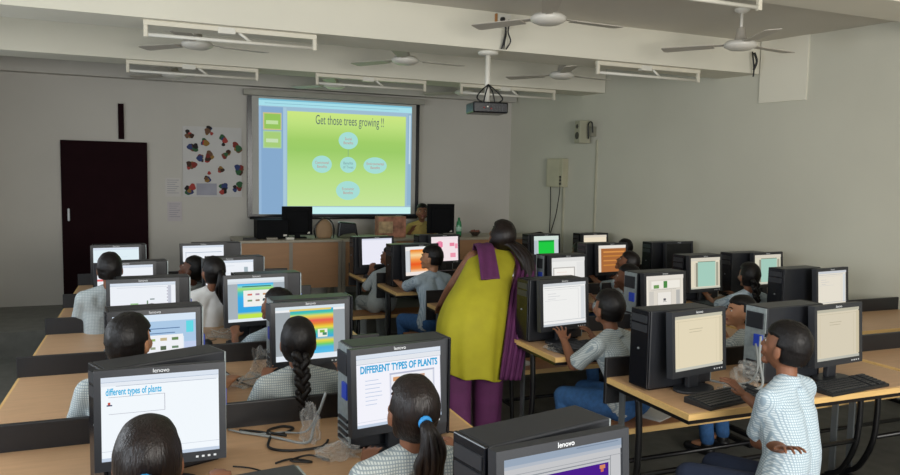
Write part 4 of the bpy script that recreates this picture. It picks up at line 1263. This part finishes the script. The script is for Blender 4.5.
def pupil(label, hx, hy, htop, bx, by, face=0, yaw=0, pitch=12, roll=0, hair='short', shirt=None, skin=None, pants=None,
          LH=None, RH=None, seat=0.45, vox=0.009, legs=True, group='pupils at the computers', tie=None, wide=1.0, hs=None, hairm=None, tail_side=0, name='pupil', cat='person', lspread=0.16, pole_out=0.5, feet_z=0.0, fup=None):
    """hx, hy, htop: crown of the head in the room; bx, by: seat point; face: body heading in degrees"""
    shirt = shirt or SHIRT
    skin = skin or SKIN
    hairm = hairm or HAIR
    t = thing(name, label, cat, (bx, by, seat), R(face), group)
    inv = Matrix.Rotation(R(-face), 4, 'Z') @ Matrix.Translation((-bx, -by, -seat))
    loc = lambda p: inv @ V(p)
    s = hs or 0.93
    top = loc((hx, hy, htop))
    hc = top - V((0, 0, 0.118 * s))
    mt = Matrix.Translation(hc) @ rotm(yaw, pitch * -1, roll)
    chin_back = mt @ V((0, -0.025 * s, -0.075 * s))
    # spine
    q = (htop - seat) / 0.72
    nb = V((hc.x * 0.88, hc.y * 0.86 - 0.01, hc.z - 0.130 * s))
    pel = V((0, 0, 0.085))
    sh_w = 0.134 * wide * q ** 0.3
    chest = pel.lerp(nb, 0.70)
    waist = pel.lerp(nb, 0.36) + V((0, -0.03, 0))
    b = MB()
    head_shape(b, mt, s, skin)
    b.cap(nb + V((0, 0, -0.02)), chin_back, 0.040 * s, 0.041 * s, skin, 14)

    def torso(b, g, m):
        for sx in (-1, 1):
            b.cap(pel + V((sx * 0.060 * wide, 0, 0)), waist + V((sx * 0.043 * wide, 0, 0)), 0.085 * wide + g, 0.078 + g, m, 16)
            b.cap(waist + V((sx * 0.043 * wide, 0, 0)), chest + V((sx * 0.052 * wide, 0, 0)), 0.078 + g, 0.080 + g, m, 16)
            b.cap(chest + V((sx * 0.060 * wide, 0, 0)), nb + V((sx * 0.030, -0.005, -0.015)), 0.078 + g, 0.034 + g, m, 16)
            b.cap(nb + V((sx * 0.02, 0, -0.012)), nb + V((sx * (sh_w - 0.01), -0.004, -0.048)), 0.034 + g, 0.036 + g, m, 14)
            b.cap(chest + V((sx * 0.05, 0, 0)), nb + V((sx * (sh_w - 0.03), -0.004, -0.06)), 0.075 + g, 0.045 + g, m, 14)
    torso(b, -0.006, skin)
    S, E, H = {}, {}, {}
    for k, tg in ((-1, LH), (1, RH)):
        Sx = nb + V((k * (sh_w + 0.005), -0.002, -0.055))
        tg = loc(tg) if tg else nb + V((k * 0.12, 0.27, -0.17))
        S[k] = Sx
        d_w = 0.078 * s * 0.9
        dirh = (tg - Sx)
        dirh.z *= 0.3
        dirh = dirh.normalized()
        wr = tg - dirh * d_w
        E[k] = arm_ik(Sx, wr, 0.215 * q ** 0.5, 0.195 * q ** 0.5, (k * pole_out, -0.25, -1))
        H[k] = wr
        b.cap(Sx, E[k], 0.038, 0.031, skin, 14)
        b.cap(E[k], E[k].lerp(wr, 0.35), 0.031, 0.030, skin, 14)
        b.cap(E[k].lerp(wr, 0.35), wr, 0.030, 0.021, skin, 14)
        fd = (wr - E[k]).normalized()
        hd = (fd + V((0, 0, 0.15))).normalized() if fup is None else V(fup)
        hand(b, wr, hd, (0, 0, 1), 0.82 * s, skin, -1 if k > 0 else 1, lspread, 0.42)
    K, A = {}, {}
    for k in (-1, 1):
        hp = pel + V((k * 0.065, 0.02, -0.015))
        kn = V((k * 0.10, 0.36, 0.055))
        an = V((k * 0.10, 0.30, -seat + 0.085 + feet_z))
        K[k], A[k] = kn, an
        if legs:
            b.cap(hp, kn, 0.068, 0.047, skin, 14)
            b.cap(kn, an, 0.045, 0.032, skin, 14)
            b.cap(an, an + V((0, 0.09, -0.035)), 0.032, 0.026, skin, 10)
    body = b.build('body', t, remesh=vox * (0.7 if vox < 0.008 else 1), sm=2)
    if vox < 0.02:
        face_bits(body, mt, s, skin)
    # shirt
    b = MB()
    torso(b, 0.010, shirt)
    for k in (-1, 1):
        e = S[k].lerp(E[k], 0.86)
        b.cap(S[k], S[k].lerp(e, 0.9), 0.050, 0.048, shirt, 16)
        b.tube([S[k].lerp(e, 0.5), e], [0.047, 0.052], shirt, 16)
    # collar
    ax = (chin_back - nb).normalized()
    b.tube([nb - ax * 0.03, nb + ax * 0.012], [0.060, 0.052], shirt, 18)
    b.build('shirt', t, remesh=vox, sm=2)
    # lower clothes
    b = MB()
    pm = pants or JEANS
    for k in (-1, 1):
        hp = pel + V((k * 0.062, 0.0, -0.01))
        b.cap(hp, K[k], 0.092 if not legs else 0.088, 0.060, pm, 16)
        b.cap(pel + V((k * 0.05, -0.02, 0.02)), hp, 0.094, 0.090, pm, 16)
        if legs:
            b.cap(K[k], A[k] + V((0, 0, 0.02)), 0.058, 0.045, pm, 14)
    o = b.build('trousers', t, remesh=vox, sm=2)
    if legs:
        for k in (-1, 1):
            b = MB()
            b.cap(A[k] + V((0, -0.015, -0.045)), A[k] + V((0, 0.13, -0.052)), 0.038, 0.032, SHOE, 12)
            b.cap(A[k] + V((0, 0, -0.045)), A[k] + V((0, 0, -0.01)), 0.038, 0.040, SHOE, 12)
            b.build('shoe', t, smooth=True)
    # hair
    hb = hair_cap(mt, s, hairm, 'short' if hair == 'short' else 'long', hash(label) % 50 if False else len(label) * 0.7)
    if hair == 'bun':
        hb.ball((0, -0.11 * s, -0.01 * s), (0.034 * s, 0.028 * s, 0.034 * s), hairm, 16, 12, None, mt)
    ho = hb.build('hair', t, smooth=True)
    if hair in ('ponytail', 'braid'):
        root = mt @ V((tail_side * s, -0.100 * s, (0.026 if hair == 'ponytail' else -0.005) * s))
        b = MB()
        braid_or_tail(b, root, s, hair, hairm)
        b.build(hair, ho, smooth=True, remesh=0)
        if tie:
            b = MB()
            n = 14
            rr = 0.015 * s
            pts = [root + V((math.cos(a) * rr, -0.014, math.sin(a) * rr)) for a in [PI2 * i / n for i in range(n + 1)]]
            b.tube(pts, 0.0075 * s, tie, 8)
            b.build('hair_tie', ho, smooth=True)
    return t


TIE = M('hair_tie_blue', '2C8CD0', 0.6)
# left block
pupil('girl with ponytail and blue hair tie, seen from behind at the plant-types monitor', 0.700, 1.99, 1.178, 0.71, 2.06, face=3, yaw=0, pitch=14, hair='ponytail', tie=TIE,
      LH=(0.64, 2.30, 0.785), RH=(0.98, 2.28, 0.785), vox=0.008, hs=0.95, wide=1.05, hairm=HAIRB, tail_side=-0.006)
pupil('dark-haired child with a low blue hair tie, cut by the lower left edge', -0.02, 1.84, 1.18, -0.06, 1.92, yaw=-4, pitch=16, hair='ponytail', tie=TIE, LH=(-0.14, 2.22, 0.80), RH=(0.2, 2.24, 0.8), hs=1.0, hairm=HAIRB)
pupil('girl with one long braid in grey checked shirt at the rainbow-page monitor', 0.560, 3.06, 1.160, 0.60, 3.10, yaw=-6, pitch=10, hair='braid', LH=(0.45, 3.36, 0.80), RH=(0.85, 3.36, 0.80), vox=0.008, hs=0.95)
pupil('boy with short black hair at the left edge, facing the pale blue page', -0.09, 2.98, 1.225, -0.13, 3.09, face=-8, yaw=-22, pitch=6, hair='short', LH=(-0.2, 3.36, 0.8), RH=(0.34, 3.50, 0.79), hs=0.98, skin=SKINL)
pupil('boy reaching his arm left over the desk behind the rainbow-page monitor', 0.635, 4.12, 1.125, 0.64, 4.13, face=12, yaw=32, pitch=14, hair='short', LH=(0.42, 4.46, 0.79), RH=(0.75, 4.4, 0.79), shirt=SHIRTB, hs=0.96)
pupil('child whose dark crown just shows above the pale blue page monitor', -0.02, 4.05, 1.075, -0.03, 4.12, pitch=18, hair='short', LH=(-0.15, 4.35, 0.79), RH=(0.12, 4.35, 0.79), hs=0.88)
pupil('girl in white shirt with thick ponytail, fifth row on the left', 0.355, 4.98, 1.215, 0.28, 5.12, face=-6, yaw=28, pitch=6, hair='ponytail', shirt=SHIRTW, LH=(0.15, 5.38, 0.79), RH=(0.42, 5.36, 0.79), hs=0.92, tail_side=0.012)
pupil('boy bending his dark head low beside the white-shirted girl', 0.27, 5.90, 1.125, 0.36, 6.06, face=10, yaw=55, pitch=28, hair='short', LH=(0.2, 6.5, 0.79), RH=(0.45, 6.5, 0.79), shirt=SHIRT, skin=SKIND, hs=0.98)
pupil('child at the far left edge below the maroon door', -0.255, 4.93, 1.26, -0.30, 5.11, pitch=6, hair='short', LH=(-0.4, 5.36, 0.79), RH=(-0.12, 5.36, 0.79), hs=0.93)
# right block
pupil('boy in pale blue checked shirt and jeans at the orange-page monitor', 2.165, 5.72, 1.190, 2.17, 5.66, face=10, yaw=38, pitch=4, hair='short', LH=(2.03, 6.28, 0.80), RH=(2.36, 6.1, 0.80), shirt=SHIRTB, skin=SKINL, hs=0.98, vox=0.008)
pupil('child half hidden behind the black tower at the blank lavender monitor', 2.13, 6.78, 1.085, 2.02, 6.70, face=0, yaw=45, pitch=16, hair='short', LH=(1.98, 7.02, 0.8), RH=(2.3, 7.02, 0.8), shirt=SHIRT, pants=SHIRT, hs=0.95)
pupil('boy in grey checked shirt and jeans typing in the second row', 2.350, 3.40, 1.155, 2.42, 3.29, face=22, yaw=-16, pitch=8, hair='short', LH=(2.205, 3.70, 0.815), RH=(2.42, 3.70, 0.80), shirt=SHIRT, skin=SKIN, hs=0.98, vox=0.0065, lspread=0.35)
pupil('long-haired girl in the third row, leaning left in profile', 3.30, 4.55, 1.135, 3.38, 4.52, face=18, yaw=28, pitch=12, hair='long', LH=(3.02, 4.94, 0.8), RH=(3.25, 4.94, 0.8), shirt=SHIRT, hs=0.96)
pupil('child with bowed head in pale shirt at the brown striped page', 3.93, 5.42, 1.135, 4.02, 5.58, face=10, yaw=30, pitch=28, hair='short', LH=(3.95, 6.02, 0.8), RH=(4.2, 6.02, 0.8), shirt=SHIRTB, hs=0.98, hairm=HAIRB)
pupil('child whose dark crown shows right of the bright green page', 4.10, 6.50, 1.115, 4.15, 6.68, pitch=12, hair='short', hs=0.95)
pupil('child whose crown shows below the farthest cream monitor', 4.68, 6.52, 1.14, 4.55, 6.66, pitch=12, hair='short', hs=0.95)
pupil('girl with a braid in pale blue shirt, seen from behind near the right wall', 4.36, 4.42, 1.135, 4.42, 4.50, face=-4, yaw=-8, pitch=6, hair='braid', LH=(4.3, 4.86, 0.8), RH=(4.6, 4.86, 0.8), shirt=SHIRTB, hs=0.98, tail_side=-0.02)
pupil('girl in profile looking left between the cream monitor and silver tower', 3.42, 3.52, 1.055, 3.48, 3.36, face=20, yaw=45, pitch=6, hair='long', LH=(3.2, 3.72, 0.8), RH=(3.4, 3.75, 0.8), shirt=SHIRT, skin=SKINL, hs=0.95)
pupil('boy in pale blue shirt at the right edge with a hand on the keyboard', 2.385, 2.20, 1.205, 2.30, 2.09, face=16, yaw=-2, pitch=12, hair='short', LH=(2.19, 1.97, 0.73), RH=(2.42, 2.52, 0.80), shirt=SHIRTB, skin=SKIN, pants=JEAND, hs=0.98, vox=0.0065, lspread=0.3, wide=1.0, pole_out=0.15)

# seated woman behind the counter monitor
CH = thing('office_chair', 'black chair behind the counter, its back showing left of the woman', 'chair', (3.08, 8.93, 0.24))
b = MB(); b.box((-0.22, -0.2, 0.40), (0.22, 0.2, 0.45), CASEF); b.build('seat', CH, bevel=0.015)
b = MB(); b.box((-0.24, -0.13, 0.5), (-0.16, -0.09, 1.02), CASEF); b.box((0.16, -0.13, 0.5), (0.2, -0.09, 0.6), CASEF); b.build('armrest', CH, bevel=0.01)
for sx in (-1, 1):
    for sy in (-1, 1):
        b = MB(); b.tube([(sx * 0.19, sy * 0.17, 0.4), (sx * 0.2, sy * 0.18, 0.0)], 0.014, STEEL, 8); b.build('leg', CH, smooth=True)
pupil('woman in pale yellow sitting behind the counter, half hidden by the black monitor', 3.19, 8.80, 1.42, 3.12, 8.92, face=180, yaw=-15, pitch=8, hair='bun', shirt=M('blouse_pale_yellow', 'B59E58', 0.8, bump=0.4, bscale=10), skin=SKIN, seat=0.69, group='adults in the room', name='woman', LH=(3.25, 8.62, 1.06), RH=(2.98, 8.62, 1.06), feet_z=0.24, hs=1.0, pants=JEAND)

# ------------------------------------------------------------------ the standing teacher
t = thing('teacher', 'woman in yellow-green kurti and purple dupatta bending over a desk in the aisle', 'person', (1.9, 4.25, 0), 0, 'adults in the room')
o0 = V((1.9, 4.25, 0))


def tl(x, y, z):
    return V((x, y, z)) - o0


hd = tl(2.235, 4.56, 1.345)
mt = Matrix.Translation(hd) @ rotm(-4, -38, 10)
b = MB()
head_shape(b, mt, 1.0, SKIN)
nbk = tl(2.185, 4.53, 1.245)
b.cap(nbk, mt @ V((0, -0.03, -0.07)), 0.05, 0.048, SKIN, 14)
spine = [(1.89, 4.22, 0.86, 0.17, 0.13), (1.93, 4.26, 0.98, 0.145, 0.11), (2.03, 4.37, 1.07, 0.11, 0.08), (2.12, 4.47, 1.15, 0.11, 0.065), (2.17, 4.52, 1.20, 0.11, 0.05)]
for (a, c) in zip(spine, spine[1:]):
    for sx in (-1, 1):
        b.cap(tl(*a[:3]) + V((sx * (a[3] - a[4]), 0, 0)), tl(*c[:3]) + V((sx * (c[3] - c[4]), 0, 0)), a[4], c[4], SKIN, 14)
SL, SR = tl(2.01, 4.51, 1.215), tl(2.335, 4.45, 1.185)
EL, WL = tl(1.90, 4.60, 1.02), tl(1.885, 4.78, 0.86)
b.cap(nbk + V((0, 0, -0.03)), SL, 0.05, 0.05, SKIN, 14)
b.cap(nbk + V((0, 0, -0.03)), SR, 0.05, 0.05, SKIN, 14)
b.cap(SL, SL.lerp(EL, 0.5), 0.052, 0.048, SKIN, 14)
b.cap(SL.lerp(EL, 0.5), EL, 0.048, 0.037, SKIN, 14)
b.cap(EL, EL.lerp(WL, 0.4), 0.038, 0.035, SKIN, 14)
b.cap(EL.lerp(WL, 0.4), WL, 0.035, 0.024, SKIN, 14)
hand(b, WL, (0.25, 0.75, -0.5), (0, 0.3, 1), 1.0, SKIN, 1, 0.1, 0.4)
ER, WR = tl(2.52, 4.82, 1.02), tl(2.45, 5.02, 0.84)
b.cap(SR, ER, 0.05, 0.038, SKIN, 14)
b.cap(ER, WR, 0.037, 0.024, SKIN, 14)
hand(b, WR, (-0.1, 0.9, -0.2), (0, 0.1, 1), 1.0, SKIN, -1, 0.1, 0.5)
legp = {-1: [(1.79, 4.22, 0.82), (1.77, 4.20, 0.47), (1.77, 4.15, 0.09)], 1: [(2.0, 4.25, 0.82), (2.01, 4.24, 0.47), (2.0, 4.22, 0.09)]}
for k in (-1, 1):
    P = [tl(*p) for p in legp[k]]
    b.cap(P[0], P[1], 0.095, 0.06, SKIN, 14)
    b.cap(P[1], P[2], 0.056, 0.038, SKIN, 14)
    b.cap(P[2], P[2] + V((0, 0.14, -0.055)), 0.036, 0.026, SKIN, 12)
body = b.build('body', t, remesh=0.008, sm=3)
face_bits(body, mt, 1.04, SKIN)
# kurti: one lofted garment from hem to shoulders
NS = 48
kr = [(1.87, 4.19, 0.50, 0.205, 0.18), (1.865, 4.20, 0.62, 0.212, 0.185), (1.865, 4.20, 0.74, 0.222, 0.19), (1.875, 4.21, 0.85, 0.228, 0.19), (1.92, 4.25, 0.96, 0.218, 0.168), (1.975, 4.30, 1.03, 0.205, 0.155),
      (2.03, 4.36, 1.09, 0.195, 0.14), (2.08, 4.42, 1.14, 0.19, 0.12), (2.125, 4.47, 1.185, 0.187, 0.09), (2.16, 4.51, 1.225, 0.178, 0.065), (2.18, 4.53, 1.25, 0.12, 0.045)]
rings = []
for j, (x, y, z, a, d) in enumerate(kr):
    ring = []
    lean = min(1, max(0, (z - 0.9) / 0.4)) * R(38)
    for i in range(NS):
        th = PI2 * i / NS
        fold = 1 + (0.035 * math.sin(th * 9 + 1) + 0.02 * math.sin(th * 14)) * max(0, 1 - j / 6)
        px, py = a * math.cos(th) * fold, d * math.sin(th) * fold
        p = V((px, py * math.cos(lean), -py * math.sin(lean))) + tl(x, y, z)
        if j == 0:
            p.z -= 0.035 * math.cos(th) + 0.01 * math.sin(th * 5)
        ring.append(p)
    rings.append(ring)
b = MB()
b.rings(rings, KURTI, False)
k = b.build('kurti', t, smooth=True)
sm = k.modifiers.new('thick', 'SOLIDIFY'); sm.thickness = 0.008
sm = k.modifiers.new('sub', 'SUBSURF'); sm.levels = sm.render_levels = 2
# trousers
b = MB()
for kk in (-1, 1):
    P = [tl(*p) for p in legp[kk]]
    rr = []
    prof = [(P[0], 0.115), (P[0].lerp(P[1], 0.5), 0.11), (P[1], 0.103), (P[1].lerp(P[2], 0.5), 0.095), (P[2] + V((0, 0, 0.0)), 0.088), (P[2] + V((0, 0, -0.035)), 0.085)]
    for j, (c, r) in enumerate(prof):
        rr.append([c + V((math.cos(PI2 * i / 32) * r * (1 + 0.07 * math.sin(5 * PI2 * i / 32 + j * 0.5 + kk)), math.sin(PI2 * i / 32) * r * (1 + 0.07 * math.sin(5 * PI2 * i / 32 + j * 0.5)), 0)) for i in range(32)])
    b.rings(rr, PURPLE, True)
b.build('trousers', t, smooth=True)
for kk in (-1, 1):
    P = tl(*legp[kk][2])
    b = MB(); b.cap(P + V((0, -0.03, -0.065)), P + V((0, 0.15, -0.07)), 0.024, 0.022, SHOE, 10); b.build('sandal', t, smooth=True)


def cloth(pts, widths, side, m, name, thick=0.006, folds=5, amp=0.012):
    """strip of draped cloth following pts; side = direction across"""
    b = MB()
    P = [V(p) for p in pts]
    nseg, nw = 30, 22
    grid = []
    for j in range(nseg + 1):
        f = j / nseg * (len(P) - 1)
        i = min(int(f), len(P) - 2)
        fr = f - i
        a, c = P[i], P[i + 1]
        pa, pc = P[max(i - 1, 0)], P[min(i + 2, len(P) - 1)]
        c0 = 0.5 * ((2 * a) + (c - pa) * fr + (2 * pa - 5 * a + 4 * c - pc) * fr * fr + (3 * a - pa - 3 * c + pc) * fr ** 3)
        wd = widths[i] * (1 - fr) + widths[i + 1] * fr
        sd = V(side[i]).lerp(V(side[i + 1]), fr).normalized()
        tg = (c - a).normalized()
        nn = sd.cross(tg).normalized()
        grid.append([c0 + sd * wd * (k / nw - 0.5) + nn * amp * math.sin(k / nw * folds * PI2 + j * 0.12) for k in range(nw + 1)])
    vs = [p for r in grid for p in r]
    fs = [(j * (nw + 1) + k, j * (nw + 1) + k + 1, (j + 1) * (nw + 1) + k + 1, (j + 1) * (nw + 1) + k) for j in range(nseg) for k in range(nw)]
    b.add(vs, fs, m)
    o = b.build(name, t, smooth=True)
    so = o.modifiers.new('thick', 'SOLIDIFY'); so.thickness = thick; so.offset = 0
    return o


cloth([tl(2.10, 4.62, 1.20), tl(2.085, 4.55, 1.30), tl(2.055, 4.42, 1.295), tl(2.02, 4.29, 1.20), tl(1.995, 4.20, 1.11)], [0.11, 0.125, 0.13, 0.135, 0.14],
      [(1, 0.1, 0)] * 5, PURPLE, 'dupatta_shoulder_fold', amp=0.0025, folds=2, thick=0.012)
cloth([tl(2.26, 4.60, 1.25), tl(2.31, 4.50, 1.255), tl(2.335, 4.36, 1.18), tl(2.22, 4.20, 1.03), tl(2.14, 4.08, 0.88), tl(2.09, 4.02, 0.70), tl(2.05, 4.0, 0.50)], [0.09, 0.12, 0.13, 0.14, 0.14, 0.14, 0.13],
      [(0.9, -0.3, 0.2), (0.9, -0.4, 0), (0.9, -0.4, 0), (0.9, -0.4, 0), (0.9, -0.4, 0), (0.9, -0.4, 0), (0.9, -0.4, 0)], PURPLE, 'dupatta_trailing_end', amp=0.014, folds=4)
hb = hair_cap(mt, 1.16, HAIRB, 'long', 3)
ho = hb.build('hair', t, smooth=True)
b = MB()
for i in range(13):
    a = i * 2.4
    o = V((0.028 * math.cos(a), 0.02 * math.sin(a), 0)) * (0.5 + 0.5 * (i % 3) / 2)
    wv_ = V((0.008 * math.sin(i * 1.3), 0, 0))
    b.tube([mt @ V((0.045 * math.cos(a), -0.085, 0.02 + 0.03 * math.sin(a))), tl(2.275, 4.44, 1.30) + o * 1.2, tl(2.315, 4.36, 1.235) + o * 1.4 + wv_, tl(2.325, 4.31, 1.15) + o * 1.3 - wv_, tl(2.315, 4.27, 1.07) + o + wv_, tl(2.30, 4.25, 0.99 - 0.02 * (i % 3)) + o * 0.4], [0.022] * 12 + [0.020 - 0.0011 * k for k in range(14)], HAIRB, 10, 5)
b.build('long_hair', ho, smooth=True)
b = MB(); b.box((-0.006, -0.003, -0.028), (0.006, 0.003, 0.028), LOGO, mt @ Matrix.Translation((-0.03, -0.10, 0.03))); b.build('hair_clip', ho, bevel=0.002)
